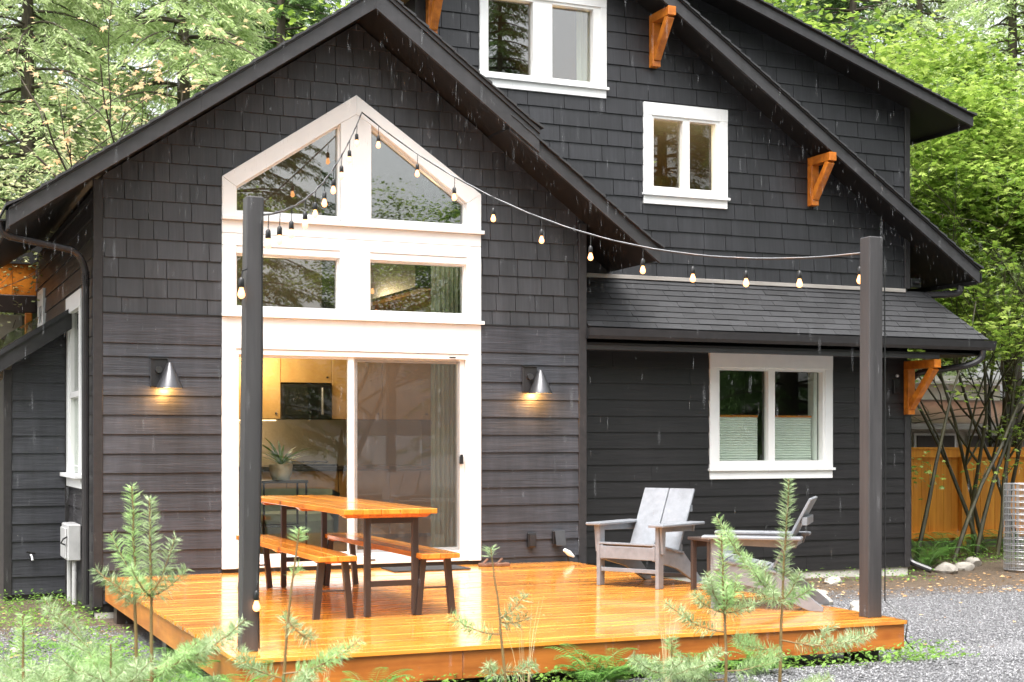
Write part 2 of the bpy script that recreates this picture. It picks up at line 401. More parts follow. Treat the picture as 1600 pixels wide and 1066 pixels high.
def minus_rect(poly, h):
    """poly minus rectangle h = (x0,x1,z0,z1): list of polys"""
    x0, x1, z0, z1 = h
    inter = clip(clip(clip(clip(poly, -1, 0, -x0), 1, 0, x1), 0, -1, -z0), 0, 1, z1)
    if area(inter) < 1e-6: return [poly]
    out = [clip(poly, 1, 0, x0), clip(poly, -1, 0, -x1)]
    mid = clip(clip(poly, -1, 0, -x0), 1, 0, x1)
    out += [clip(mid, 0, 1, z0), clip(mid, 0, -1, -z1)]
    return [p for p in out if area(p) > 2e-4]
def npmesh(name, V, F, mat, smooth=False):
    V = np.asarray(V, np.float32); F = np.asarray(F, np.int32)
    me = bpy.data.meshes.new(name); n, k = F.shape
    me.vertices.add(len(V)); me.vertices.foreach_set('co', V.ravel())
    me.loops.add(n*k); me.loops.foreach_set('vertex_index', F.ravel())
    me.polygons.add(n); me.polygons.foreach_set('loop_start', np.arange(0, n*k, k, dtype=np.int32))
    me.update(calc_edges=True); me.materials.append(mat)
    if smooth: me.shade_smooth()
    return me

# ================================================================== GROUND
def gz(x, y):
    s = np.clip((9.6-np.asarray(y, float))/1.6, 0, 1); s = s*s*(3-2*s)
    far = np.clip((np.abs(y)-34)/60, 0, 1)
    return .13*s+.02*np.sin(np.asarray(x)*1.3+1)*np.cos(np.asarray(y)*.9)+far*2
xs = np.unique(np.concatenate([np.linspace(-150, -20, 14), np.linspace(-20, 30, 101), np.linspace(30, 170, 14)]))
ys = np.unique(np.concatenate([np.linspace(-150, -20, 14), np.linspace(-20, 30, 101), np.linspace(30, 170, 14)]))
X, Y = np.meshgrid(xs, ys, indexing='ij'); Z = gz(X, Y)
V = np.stack([X, Y, Z], -1).reshape(-1, 3); ny = len(ys)
F = np.array([(i*ny+j, (i+1)*ny+j, (i+1)*ny+j+1, i*ny+j+1) for i in range(len(xs)-1) for j in range(ny-1)])
g = link('ground', npmesh('ground', V, F, M['ground'], True)); g['kind'] = 'structure'

def stones(name, regions, label, size=(.006, .013)):
    P = []
    for x0, x1, y0, y1, dens in regions:
        n = int((x1-x0)*(y1-y0)*dens); p = rng.uniform((x0, y0), (x1, y1), (n, 2))
        keep = ~((p[:, 0] > 1.9) & (p[:, 0] < 6.8) & (p[:, 1] > 8.56)); P.append(p[keep])
    P = np.concatenate(P); n = len(P)
    s = rng.uniform(*size, n)
    base = np.array([(1, 0, 0), (-1, 0, 0), (0, 1, 0), (0, -1, 0), (0, 0, 1), (0, 0, -1)], float)
    V = base[None]*rng.uniform(.55, 1.25, (n, 6, 1)); V[:, :, 2] *= .7
    a = rng.uniform(0, 6.28, n); ca, sa = np.cos(a), np.sin(a)
    t = rng.uniform(-.6, .6, n); ct, st = np.cos(t), np.sin(t)
    x, y, z = V[..., 0], V[..., 1], V[..., 2]
    y, z = y*ct[:, None]-z*st[:, None], y*st[:, None]+z*ct[:, None]
    x, y = x*ca[:, None]-y*sa[:, None], x*sa[:, None]+y*ca[:, None]
    V = np.stack([x, y, z], -1)*s[:, None, None]
    V += np.stack([P[:, 0], P[:, 1], gz(P[:, 0], P[:, 1])+s*.35], -1)[:, None]
    f = np.array([(0, 2, 4), (2, 1, 4), (1, 3, 4), (3, 0, 4), (2, 0, 5), (1, 2, 5), (3, 1, 5), (0, 3, 5)])
    F = (np.arange(n)[:, None, None]*6+f[None]).reshape(-1, 3)
    o = link(name, npmesh(name, V.reshape(-1, 3), F, M['stones'])); o['kind'] = 'stuff'; o['label'] = label; o['category'] = 'gravel'
stones('gravel', [(6.8, 8.6, 6.4, 12, 2600), (8.6, 12.2, 8.5, 12.6, 2000), (8.0, 13.5, 12.6, 13.4, 450), (3.0, 6.8, 7.0, 8.5, 1900), (-1.2, 1.9, 8.6, 13.6, 1100)],
       'loose grey crushed gravel around the cedar deck')

# ================================================================== HOUSE
house = thing('house', 'dark charcoal shingled house with white framed gable windows', 'house', (6.8, 17, 0))
house['kind'] = 'structure'
YA, YB = 14.2, 14.8
XL, XR = 1.842, 6.972          # the gabled wing
XB0, XB1 = 5.25, 11.72         # the taller main body
# roof lines (underside), as functions of x
def lineAL(x): return 5.84-.684*(4.415-x)
def lineAR(x): return 5.84-.725*(x-4.415)
def lineC(x): return 6.556-.667*(x-8.003) if x >= 6.6 else 6.556+.667*1.403-.667*(6.6-x)
def lineD(x): return 6.668-.339*(x-8.946)

def wedge(poly, yw, zb, ex, thick=.022, thin=.006, jitter=0):
    f = lambda p: yw-(thin+(thick-thin)*max(0, min(1, 1-(p[1]-zb)/ex)))-jitter
    return prism(poly, f, yw+.004)
class Counter: n = 0
SH = []       # (distance key, VF)
EX = .184
# --- sheathing of the wing's front wall, left open behind the windows
wallA = obj('front_wall', join(
    prism([(XL+.02, .05), (3.12, .05), (3.12, lineAL(3.12)), (XL+.02, lineAL(XL+.02))], YA, YA+.12),
    prism([(5.68, .05), (XR-.02, .05), (XR-.02, lineAR(XR-.02)), (5.68, lineAR(5.68))], YA, YA+.12),
    prism([(3.12, 4.27), (4.4, 5.10), (4.4, lineAL(4.4)), (3.12, lineAL(3.12))], YA, YA+.12),
    prism([(4.4, 5.10), (5.68, 4.27), (5.68, lineAR(5.68)), (4.4, lineAL(4.4))], YA, YA+.12)), M['trim_dark'], house)
tag(wallA, 'charcoal front wall of the gabled wing')
# lap siding rows
def lap_rows(x0, x1, z0, z1, zref, yw, parent, holes=(), mat=None, topclip=None, name='siding_board', joints=None):
    rj = random.Random(17)
    k = math.floor((z0-zref)/EX)
    z = zref+k*EX
    while z < z1-.005:
        a, b = max(z, z0), min(z+EX, z1)
        if b-a > .01:
            polys = [rect(x0, x1, a, b)]
            if joints:
                xj = rj.choice(joints); polys = [rect(x0, xj-.0015, a, b), rect(xj+.0015, x1, a, b)]
            for h in holes: polys = [q for p in polys for q in minus_rect(p, h)]
            for p in polys:
                if topclip:
                    for t in topclip: p = clip(p, *t)
                if p and area(p) > 1e-3: obj(name, wedge(p, yw, z, EX), mat or M['lap'], parent)
        z += EX
lap_rows(1.93, 3.05, .13, 2.583, 2.461, YA, wallA)
lap_rows(5.75, 6.88, .13, 2.583, 2.461, YA, wallA)
for a, b in ((1.93, 3.05), (5.75, 6.88)):
    obj('band_board', box(a, b, YA-.026, YA, 2.583, 2.862), M['lap'], wallA, .003)
    obj('drip_flashing', box(a, b, YA-.036, YA, 2.862, 2.874), M['gutter'], wallA)
obj('corner_board', box(XL, 1.93, YA-.03, YA+.02, .10, lineAL(1.88)), M['trim_dark'], wallA, .004)
obj('corner_board', box(6.88, XR, YA-.03, YA+.02, .10, lineAR(6.97)), M['trim_dark'], wallA, .004)
obj('sill_board', box(3.05, 5.75, YA-.02, YA+.02, .2, .412), M['black'], wallA)
# shingles
def shingle_rows(x0, x1, zref, z1, yw, wr, keep, seed, parent, first=None):
    rn = random.Random(seed); z = zref; row = 0
    while z < z1:
        zt = z+EX if not (row == 0 and first) else z+first
        x = x0-rn.random()*.2
        while x < x1:
            w = rn.uniform(*wr)
            poly = rect(max(x, x0)+.0035, min(x+w, x1)-.0035, z+rn.uniform(-.002, .002), zt+.002)
            if poly[1][0]-poly[0][0] > .012:
                for p in keep(poly):
                    if area(p) > 3e-4:
                        SH.append((yw, parent, wedge(p, yw, z, EX, .019+rn.uniform(-.002, .003), .004)))
            x += w
        z = zt; row += 1
def keepA(p):
    p = clip(p, -.684, 1, 5.84-.684*4.415+.01); p = clip(p, .725, 1, 5.84+.725*4.415+.01) if p else p
    if not p: return []
    if p[0][0] > 5.75 or max(q[0] for q in p) < 3.05: return [p]
    out = []
    l = clip(p, 1, 0, 3.05); r = clip(p, -1, 0, -5.75)
    m = clip(clip(p, -1, 0, -3.05), 1, 0, 5.75)
    out += [q for q in (l, r) if q]
    if m:
        ml = clip(m, 1, 0, 4.4); mr = clip(m, -1, 0, -4.4)
        if ml: out.append(clip(ml, .668, -1, .668*3.05-4.216))
        if mr: out.append(clip(mr, -.668, -1, -.668*5.75-4.216))
    return [q for q in out if q]
shingle_rows(1.93, 6.88, 2.876, 5.85, YA, (.13, .30), keepA, 3, wallA, .145)
# ---------------- main body front wall (plane B)
wallB = obj('main_wall', join(
    prism([(XB0, 3.3), (5.99, 3.3), (5.99, 6.95), (XB0, lineC(XB0))], YB, YB+.12),
    prism([(6.0, 3.3), (8.0, 3.3), (8.0, 5.53), (6.0, 5.53)], YB, YB+.12),
    prism([(7.50, 5.53), (8.0, 5.53), (8.0, lineC(8.0)), (7.5, lineC(7.5))], YB, YB+.12),
    prism([(6.0, 6.6), (7.5, 6.6), (7.5, lineC(7.5)), (6.6, lineC(6.6)), (6.0, lineC(6.0))], YB, YB+.12),
    prism([(8.0, 3.3), (9.08, 3.3), (9.08, 4.40), (8.0, 4.40)], YB, YB+.12),
    prism([(8.0, 5.5), (9.08, 5.5), (9.08, lineD(9.08)), (8.0, 6.9)], YB, YB+.12),
    prism([(9.08, 3.3), (11.7, 3.3), (11.7, lineD(11.7)), (9.08, lineD(9.08))], YB, YB+.12),
    prism(rect(XR-.02, 8.88, .1, 3.3), YB, YB+.12), prism(rect(10.54, 11.7, .1, 3.3), YB, YB+.12),
    prism(rect(8.88, 10.54, .1, 1.25), YB, YB+.12), prism(rect(8.88, 10.54, 2.66, 3.3), YB, YB+.12)), M['trim_dark'], house)
tag(wallB, 'tall charcoal shingled wall of the main house')
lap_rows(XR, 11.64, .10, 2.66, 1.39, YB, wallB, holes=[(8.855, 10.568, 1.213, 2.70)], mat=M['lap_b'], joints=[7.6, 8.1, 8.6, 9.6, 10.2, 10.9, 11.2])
UW = (5.978, 7.515, 5.506, 6.64); W1 = (7.988, 9.096, 4.362, 5.515)
def keepB(p):
    p = clip(p, .339, 1, 6.668+.339*8.946+.03)
    if not p: return []
    # hidden behind the wing's roof as seen from anywhere in front
    if max(q[1]+.62*q[0] for q in p) < 3.2+.62*7.6: return []
    out = [p]
    for h in (UW, W1): out = [q for a in out for q in minus_rect(a, h)]
    # upper left roof underside
    res = []
    for a in out:
        if a[0][0] < 6.6: a = clip(a, -.667, 1, lineC(6.6)-.667*6.6)
        if a: res.append(a)
    return res
shingle_rows(XB0+.1, 11.64, 3.513, 6.95, YB, (.20, .46), keepB, 5, wallB)
obj('corner_board', box(11.64, XB1, YB-.03, YB+.03, .10, 2.66), M['trim_dark'], wallB, .004)
obj('corner_board', box(11.64, XB1, YB-.03, YB+.03, 3.54, lineD(11.72)+.05), M['trim_dark'], wallB, .004)
SH.sort(key=lambda t: t[0])
SHIN = [s for s in SH if s[1] is wallA][:300]
restB = [s for s in SH if s[1] is wallB]
nA = len(SHIN)
for yw, par, vf in SHIN: obj('shingle', vf, M['shingle'], par)
nb = 300
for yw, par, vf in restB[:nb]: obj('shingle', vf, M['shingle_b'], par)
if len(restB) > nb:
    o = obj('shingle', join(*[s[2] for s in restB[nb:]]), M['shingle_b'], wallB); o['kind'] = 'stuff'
print('shingles', nA, len(restB))
obj('foundation', join(box(XR, 11.70, YB-.004, YB+.15, -.12, .10)), M['concrete'], house)
obj('foundation', join(box(XL+.03, XR-.02, YA+.004, YA+.15, -.12, .10)), M['concrete'], house)

# side wall of the wing and other unseen walls
side = obj('side_wall', join(box(XL+.02, XL+.12, YA+.12, 14.90, -.1, 3.95), box(XL+.02, XL+.12, 16.04, 18.45, -.1, 4.05),
           box(XL+.02, XL+.12, 14.90, 16.04, -.1, 1.2), box(XL+.02, XL+.12, 14.90, 16.04, 3.13, 3.95),
           box(XL+.02, XL+.12, 18.45, 19.1, -.1, 3.0), box(XL+.02, XL+.12, 19.1, 23, -.1, 3.95), box(XL+.02, XL+.12, 18.45, 19.1, 3.45, 3.95)), M['trim_dark'], house)
k = 0; z = 2.461-13*EX
def lap_side(y0, y1, z0, z1, zr):
    f = lambda p: XL-(.006-.016*(0))-(.016*max(0, min(1, 1-(p[1]-zr)/EX)))+.014
    return prism([(y0, z0), (y1, z0), (y1, z1), (y0, z1)], lambda p: f(p), XL+.024, 'x')
while z < 4.0:
    for y0, y1 in ((YA+.02, 14.87), (14.87, 16.06), (16.06, 22.5)):
        a, b = z, min(z+EX, 4.0)
        if y0 == 14.87:
            if b <= 1.19 or a >= 3.15: pass
            elif a < 1.19: b = 1.19
            elif b > 3.15: a = 3.15
            else: continue
        if y0 == 16.06 and b < 2.2: continue
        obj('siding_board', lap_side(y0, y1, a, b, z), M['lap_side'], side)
    z += EX
obj('back_wall', join(box(XL, 11.7, 22.9, 23.0, -.1, 4.2), box(11.60, 11.70, YB+.12, 22.9, -.1, 5.6), box(XB0, XB0+.1, YB+.12, 22.9, 3.3, 6.4)), M['trim_dark'], house)

# ---------------- roofs
def slab(name, x0, x1, line, th, y0, y1, fas=.15, parent=house, label=None, flip=1, layer=True, nseg=1, shing=True):
    """sloping roof between x0 and x1; rake board at the front"""
    b = lambda x: line(x)
    rf = obj(name, prism([(x0, b(x0)+.03), (x1, b(x1)+.03), (x1, b(x1)+th-.035), (x0, b(x0)+th-.035)], y0+.045, y1), M['soffit'], parent)
    if label: rf['label'] = label
    xs_ = [x0+(x1-x0)*i/nseg for i in range(nseg+1)]
    for a, c in zip(xs_[:-1], xs_[1:]):
        obj('rake_board', prism([(a, b(a)), (c, b(c)), (c, b(c)+fas), (a, b(a)+fas)], y0, y0+.04), M['fascia'], rf, .002)
    obj('shadow_board', prism([(x0, b(x0)+fas+.002), (x1, b(x1)+fas+.002), (x1, b(x1)+th-.04), (x0, b(x0)+th-.04)], y0-.02, y0+.04), M['trim_dark'], rf)
    # shingle courses on top, a small step each
    cx = []
    n = max(2, int(abs(x1-x0)/.13)); lo, hi = (x0, x1) if b(x0) < b(x1) else (x1, x0)
    for i in range(n):
        a = lo+(hi-lo)*i/n; c = lo+(hi-lo)*(i+1)/n
        ov = (hi-lo)/n*.03
        cx.append(prism([(a-(.03 if hi > lo else -.03)*(i == 0), b(a)+th-.033), (c+ov, b(c)+th-.036), (c+ov, b(c)+th-.024), (a-(.03 if hi > lo else -.03)*(i == 0), b(a)+th-.004)], y0-.04, y1))
    o = obj('roof_shingles', join(*cx), M['roof'], rf); o['kind'] = 'stuff'
    return rf
YAo = 13.58
rAL = slab('roof', 1.05, 4.415, lineAL, .205, YAo, 19.3, nseg=2, label='long left slope of the front gable roof')
rAR = slab('roof', 4.415, 6.15, lineAR, .27, YAo, YB+.1, fas=.185, label='upper right slope of the front gable roof')
rAR2 = slab('roof', 5.84, 7.56, lambda x: lineAR(x)-.03, .19, YAo+.03, YB+.1, label='lower right slope of the front gable roof')
YCo = 14.35
rC = slab('roof', 6.6, 12.44, lineC, .205, YCo, 22.9, nseg=2, label='steep right slope of the main roof')
rCl = slab('roof', 4.85, 6.6, lineC, .205, YCo, 22.9, label='steep left slope of the main roof')
rD = slab('roof', 7.7, 12.34, lineD, .16, YCo, 22.9, fas=.115, label='shallow dormer roof above the right slope')
for xe, zl, y0, y1, par in ((1.05, lineAL(1.05), YAo+.05, 19.3, rAL), (12.44, lineC(12.44), YCo+.05, 22.9, rC), (12.34, lineD(12.34), YCo+.05, 22.9, rD)):
    obj('eave_board', box(xe-.012, xe+.012, y0, y1, zl-.01, zl+.15), M['trim_dark'], par)
# gutter on the left eave
obj('gutter', prism([(.93, 3.60), (.93, 3.71), (.945, 3.71), (.945, 3.615), (1.03, 3.615), (1.03, 3.71), (1.037, 3.71), (1.037, 3.60)], YAo+.1, 19.3), M['gutter'], rAL)
obj('gutter', prism([(12.455, 3.62), (12.455, 3.73), (12.465, 3.73), (12.465, 3.635), (12.55, 3.635), (12.55, 3.73), (12.56, 3.73), (12.56, 3.62)], YCo+.1, 22.8), M['gutter'], rC)
def downspout(pts, r, parent, label=None):
    # smooth corners
    P = [Vector(p) for p in pts]; out = [P[0]]
    for i in range(1, len(P)-1):
        a = P[i]+(P[i-1]-P[i]).normalized()*min(.09, (P[i-1]-P[i]).length*.45); c = P[i]+(P[i+1]-P[i]).normalized()*min(.09, (P[i+1]-P[i]).length*.45)
        for t in (0, .25, .5, .75, 1): out.append(a*(1-t)**2+P[i]*2*t*(1-t)+c*t*t)
    out.append(P[-1])
    o = obj('downspout', tube(out, r, 10), M['gutter'], parent, smooth=True)
    return o
ds = downspout([(1.0, 13.86, 3.62), (1.03, 13.9, 3.50), (1.70, 14.22, 3.43), (1.79, 14.30, 3.28), (1.79, 14.30, .12)], .034, rAL)
for i in range(7):
    t = i/6
    obj('elbow_rib', lathe([(.037, 0), (.040, .006), (.037, .012)], (1.79, 14.30, 3.12+t*.12), 12), M['gutter'], ds)
downspout([(12.40, YCo+.3, 3.60), (12.40, YCo+.32, 3.50), (11.9, YCo+.55, 3.47), (11.80, YB+.1, 3.40), (11.80, YB+.1, 3.05)], .045, rC)
box_ = obj('floodlight', join(box(11.74, 11.90, YB-.02, YB+.12, 3.56, 3.68), lathe([(.05, 0), (.06, .03)], (11.82, YB-.03, 3.6), 10)), M['black'], house, .01)

# ---------------- skirt roof over the lower right window
SY0 = 14.17
skirt = obj('skirt_roof', prism([(SY0+.02, 2.84), (YB, 3.44), (YB, 3.48), (SY0+.02, 2.88)], 6.975, 11.9, 'x'), M['soffit'], house)
skirt['label'] = 'low shingled skirt roof above the bedroom window'
nrow = 9; rs = random.Random(11)
x0s = 6.99
for i in range(nrow):
    t0, t1 = i/nrow, (i+1)/nrow
    y0_, z0_ = SY0+(YB-SY0)*t0, 2.885+(3.50-2.885)*t0
    y1_, z1_ = SY0+(YB-SY0)*(t1+.02), 2.885+(3.50-2.885)*(t1+.02)
    xe = 12.42-.46*t0; xe1 = 12.42-.46*t1
    x = x0s-rs.random()*.3
    while x < xe:
        w = rs.uniform(.22, .42); a, b = max(x, x0s), min(x+w, xe)
        if b-a > .03:
            bt = min(b, xe1) if x+w > xe1 else b
            lift = rs.uniform(.010, .016)
            sag = .0
            V = [(a+.002, y0_-lift*.7, z0_+lift*.7), (b-.002, y0_-lift*.7, z0_+lift*.7), (bt-.002, y1_, z1_+.002), (a+.002, y1_, z1_+.002),
                 (a+.002, y0_+.004, z0_-.004), (b-.002, y0_+.004, z0_-.004), (bt-.002, y1_+.003, z1_-.004), (a+.002, y1_+.003, z1_-.004)]
            obj('roof_shingle', (V, [(0, 1, 2, 3), (7, 6, 5, 4), (0, 4, 5, 1), (1, 5, 6, 2), (2, 6, 7, 3), (3, 7, 4, 0)]), M['roof'], skirt)
        x += w
# hipped right end, soffit, gutter, frieze
obj('hip_return', ([(12.41, SY0+.02, 2.86), (11.95, YB, 3.48), (12.41, YB+.6, 2.86), (11.75, YB+.02, 3.46), (11.75, YB+.6, 3.44), (12.41, SY0+.02, 2.83), (12.41, YB+.6, 2.83)],
                   [(0, 1, 4, 2), (5, 0, 2, 6), (1, 3, 4)]), M['roof'], skirt)
obj('soffit', box(6.975, 12.40, SY0+.03, YB, 2.70, 2.72), M['soffit'], skirt)
obj('end_panel', prism([(SY0+.02, 2.72), (YB+.5, 2.72), (YB+.5, 2.84), (SY0+.02, 2.84)], 12.38, 12.40, 'x'), M['trim_dark'], skirt)
obj('gutter', prism([(SY0-.10, 2.87), (SY0-.085, 2.79), (SY0-.06, 2.755), (SY0+.015, 2.755), (SY0+.015, 2.87), (SY0+.008, 2.87), (SY0+.008, 2.765), (SY0-.055, 2.765), (SY0-.078, 2.795), (SY0-.09, 2.87)], 6.96, 12.46, 'x'), M['gutter'], skirt)
obj('frieze_board', box(6.975, 11.72, SY0+.05, SY0+.09, 2.645, 2.70), M['fascia'], skirt, .003)
obj('flashing_board', box(6.99, 11.64, YB-.045, YB-.02, 3.49, 3.535), M['flash'], skirt, .003)
downspout([(12.3, SY0-.04, 2.76), (12.3, SY0-.02, 2.66), (12.18, SY0+.05, 2.58), (11.80, YB-.05, 2.50), (11.79, YB+.1, 2.36), (11.79, YB+.1, .16), (11.95, YB-.15, .06)], .04, skirt)

# ---------------- cedar brackets
def bracket(x, zb, zt, yw, reach, w=.10):
    b = obj('bracket', box(x, x+w, yw-.115, yw-.02, zb, zt-.10), M['bracket'], house, .004)
    obj('arm', box(x+.001, x+w-.001, yw-reach, yw-.02, zt-.10, zt), M['bracket'], b, .004)
    obj('brace', beam((x+w/2, yw-.10, zb+.09), (x+w/2, yw-reach+.06, zt-.10), w-.012, .08, up=(0, -.5, .5)), M['bracket'], b, .004)
    return b
bracket(8.06, 5.906, 6.50, YB, .47)['label'] = 'orange cedar bracket beside the upper double window'
bracket(10.209, 4.466, 5.04, YB, .47)['label'] = 'orange cedar bracket halfway down the main rake'
bracket(5.36, 5.95, 6.65, YB, .47)['label'] = 'orange cedar bracket left of the upper double window'
bracket(11.625, 1.984, 2.64, YB, .60)['label'] = 'orange cedar bracket under the end of the skirt roof'

# ================================================================== WINDOWS (parts of the house)
def fr(parent, name, x0, x1, z0, z1, w, y0, y1, mat, wt=None, wb=None, bev=.003):
    wt = w if wt is None else wt; wb = w if wb is None else wb
    return obj(name, join(box(x0, x0+w, y0, y1, z0, z1), box(x1-w, x1, y0, y1, z0, z1),
               box(x0+w, x1-w, y0, y1, z1-wt, z1), box(x0+w, x1-w, y0, y1, z0, z0+wb)), mat, parent)
def pane(parent, poly, y, mat, name='pane'):
    return obj(name, prism(poly, y, y+.006), mat, parent)
def casing(parent, x0, x1, z0, z1, yw, ws, wt, wb, sillz=None):
    """flat casing boards round an opening"""
    for a, b in ((x0, x0+ws), (x1-ws, x1)): obj('casing', box(a, b, yw-.035, yw+.02, z0+wb, z1-wt), M['white'], parent, .003)
    obj('casing', box(x0-.0, x1+.0, yw-.038, yw+.02, z1-wt, z1), M['white'], parent, .003)
    obj('casing', box(x0+.003, x1-.003, yw-.033, yw+.02, z0, z0+wb-.03), M['white'], parent, .003)
    obj('sill', box(x0-.015, x1+.02, yw-.065, yw+.02, z0+wb-.03, z0+wb), M['white'], parent, .003)

# --- big gable window unit
gw = obj('gable_window', join(box(3.12, 5.68, YA+.085, YA+.1, .42, .43)), M['white'], house)
gw['label'] = 'white framed sliding door with windows stacked up to a gable peak'
yw = YA
def T(name, poly, y0=YA-.035, y1=YA+.06, mat=None, bev=.003): return obj(name, prism(poly, y0, y1), mat or M['white'], gw, bev)
# side casings, centre post
T('casing', [(3.05, .418), (3.187, .418), (3.187, 2.553), (3.05, 2.553)]); T('casing', [(5.613, .418), (5.75, .418), (5.75, 2.553), (5.613, 2.553)])
T('header_board', rect(3.05, 5.75, 2.556, 2.862), YA-.032)
T('sill', rect(3.045, 5.775, 2.864, 2.900), YA-.07)
T('casing', rect(3.05, 3.187, 2.902, 3.555), YA-.036); T('casing', rect(5.592, 5.75, 2.902, 3.555), YA-.036)
T('mullion', rect(4.231, 4.546, 2.902, 3.555), YA-.036)
T('rail', rect(3.187, 4.231, 2.902, 2.962), YA-.02); T('rail', rect(4.546, 5.592, 2.902, 2.962), YA-.02)
T('rail', rect(3.187, 4.231, 3.485, 3.555), YA-.02); T('rail', rect(4.546, 5.592, 3.485, 3.555), YA-.02)
T('panel_board', rect(3.05, 5.75, 3.557, 3.672), YA-.030); T('panel_board', rect(3.05, 5.75, 3.676, 3.800), YA-.030)
T('sill', rect(3.045, 5.775, 3.802, 3.838), YA-.07)
T('rail', rect(3.187, 4.231, 3.84, 3.888), YA-.02); T('rail', rect(4.546, 5.592, 3.84, 3.888), YA-.02)
T('casing', [(3.05, 3.84), (3.187, 3.84), (3.187, 4.125), (3.05, 4.216)], YA-.036)
T('casing', [(5.592, 3.84), (5.75, 3.84), (5.75, 4.216), (5.592, 4.117)], YA-.036)
T('mullion', [(4.24, 3.84), (4.556, 3.84), (4.556, 4.838), (4.4, 4.93), (4.24, 4.828)], YA-.034)
T('rake_casing', [(3.05, 4.218), (3.187, 4.127), (4.24, 4.830), (4.4, 4.932), (4.4, 5.125)], YA-.038)
T('rake_casing', [(5.75, 4.218), (5.592, 4.119), (4.556, 4.840), (4.4, 4.932), (4.4, 5.125)], YA-.0385)
# inner beads that give the glass its set-back
def bead(poly_out, d, y0=YA+.02, y1=YA+.075):
    n = len(poly_out); cx = sum(p[0] for p in poly_out)/n; cz = sum(p[1] for p in poly_out)/n
    inner = []
    for i in range(n):
        p0, p1, p2 = Vector(poly_out[i-1]), Vector(poly_out[i]), Vector(poly_out[(i+1) % n])
        e1 = (p1-p0).normalized(); e2 = (p2-p1).normalized()
        n1 = Vector((-e1.y, e1.x)); n2 = Vector((-e2.y, e2.x))
        k = (n1+n2); k = k/(k.dot(n1)); inner.append(tuple(p1+k*d))
    V, F = [], []
    for y in (y0, y1):
        for P in (poly_out, inner):
            for q in P: V.append((q[0], y, q[1]))
    for i in range(n):
        j = (i+1) % n
        F += [(i, j, n+j, n+i), (2*n+i, 3*n+i, 3*n+j, 2*n+j), (n+i, n+j, 3*n+j, 3*n+i), (i, 2*n+i, 2*n+j, j)]
    return V, F
panes = [[(3.187, 2.962), (4.231, 2.962), (4.231, 3.485), (3.187, 3.485)], [(4.546, 2.962), (5.592, 2.962), (5.592, 3.485), (4.546, 3.485)],
         [(3.187, 3.888), (4.24, 3.888), (4.24, 4.828), (3.187, 4.125)], [(4.556, 3.888), (5.592, 3.888), (5.592, 4.119), (4.556, 4.838)]]
for p in panes:
    obj('bead', bead(p, .018), M['vinyl'], gw); pane(gw, p, YA+.06, M['glass_mid'])
# sliding door
dfr = obj('door_frame', join(box(3.187, 3.215, YA-.02, YA+.09, .42, 2.553), box(5.585, 5.613, YA-.02, YA+.09, .42, 2.553),
          box(3.215, 5.585, YA-.02, YA+.09, 2.50, 2.553), box(3.215, 5.585, YA-.03, YA+.09, .42, .50)), M['vinyl'], gw, .003)
obj('fixed_sash', join(box(4.325, 4.385, YA+.0, YA+.04, .50, 2.50), box(3.215, 4.325, YA+.02, YA+.04, .50, .548), box(3.215, 4.325, YA+.02, YA+.04, 2.475, 2.50)), M['vinyl'], gw)
pane(gw, rect(3.215, 4.325, .548, 2.475), YA+.03, M['glass'])
obj('sliding_sash', join(box(4.39, 4.435, YA+.045, YA+.08, .50, 2.50), box(5.515, 5.583, YA+.02, YA+.08, .50, 2.50),
    box(4.435, 5.515, YA+.045, YA+.08, .50, .56), box(4.435, 5.515, YA+.045, YA+.08, 2.455, 2.50)), M['vinyl'], gw, .002)
pane(gw, rect(4.435, 5.515, .56, 2.455), YA+.06, M['glass_mid'])
obj('insect_screen', prism(rect(4.40, 5.53, .53, 2.48), YA+.012, YA+.014), M['screen'], gw)
obj('door_handle', join(box(5.528, 5.556, YA-.03, YA+.02, 1.42, 1.50), box(5.515, 5.545, YA-.045, YA-.03, 1.43, 1.52)), M['black'], gw, .004)
obj('door_latch', box(5.40, 5.47, YA-.026, YA-.02, 2.515, 2.525), M['black'], gw)
obj('door_latch', box(4.55, 4.60, YA-.036, YA-.03, .455, .468), M['black'], gw)

# --- windows of the main wall
def slider(label, x0, x1, z0, z1, g1, g2, gz0, gz1, wb, glassm, blind=None):
    w = obj('window', box(x0+.06, x1-.06, YB+.10, YB+.105, z0+.05, z0+.06), M['white'], house); w['label'] = label
    ws, wt = (g1[0]-x0)-.028, (z1-gz1)-.03
    casing(w, x0, x1, z0, z1, YB, ws, wt, wb)
    a, b, c, d = x0+ws, x1-ws, z0+wb, z1-wt
    obj('frame', join(box(a, g1[0], YB-.02, YB+.08, c, d), box(g2[1], b, YB-.02, YB+.08, c, d), box(g1[1], g2[0], YB-.015, YB+.08, c, d),
        box(g1[0], g1[1], YB-.02, YB+.08, gz1, d), box(g1[0], g1[1], YB-.02, YB+.08, c, gz0), box(g2[0], g2[1], YB-.02, YB+.08, gz1, d), box(g2[0], g2[1], YB-.02, YB+.08, c, gz0)), M['vinyl'], w)
    pane(w, rect(g1[0], g1[1], gz0, gz1), YB+.05, glassm); pane(w, rect(g2[0], g2[1], gz0, gz1), YB+.055, glassm)
    return w
slider('large white double window high on the main wall', UW[0], UW[1], UW[2], UW[3], (6.083, 6.616), (6.849, 7.355), 5.675, 6.49, .12, M['glass_up'])
slider('small white slider window with lit ceiling lamp behind it', W1[0], W1[1], W1[2], W1[3], (8.12, 8.505), (8.595, 8.941), 4.566, 5.343, .125, M['glass'])
lw = slider('lower white slider window with blind pulled half way up', 8.855, 10.568, 1.213, 2.70, (8.992, 9.665), (9.755, 10.43), 1.427, 2.485, .125, M['glass'])
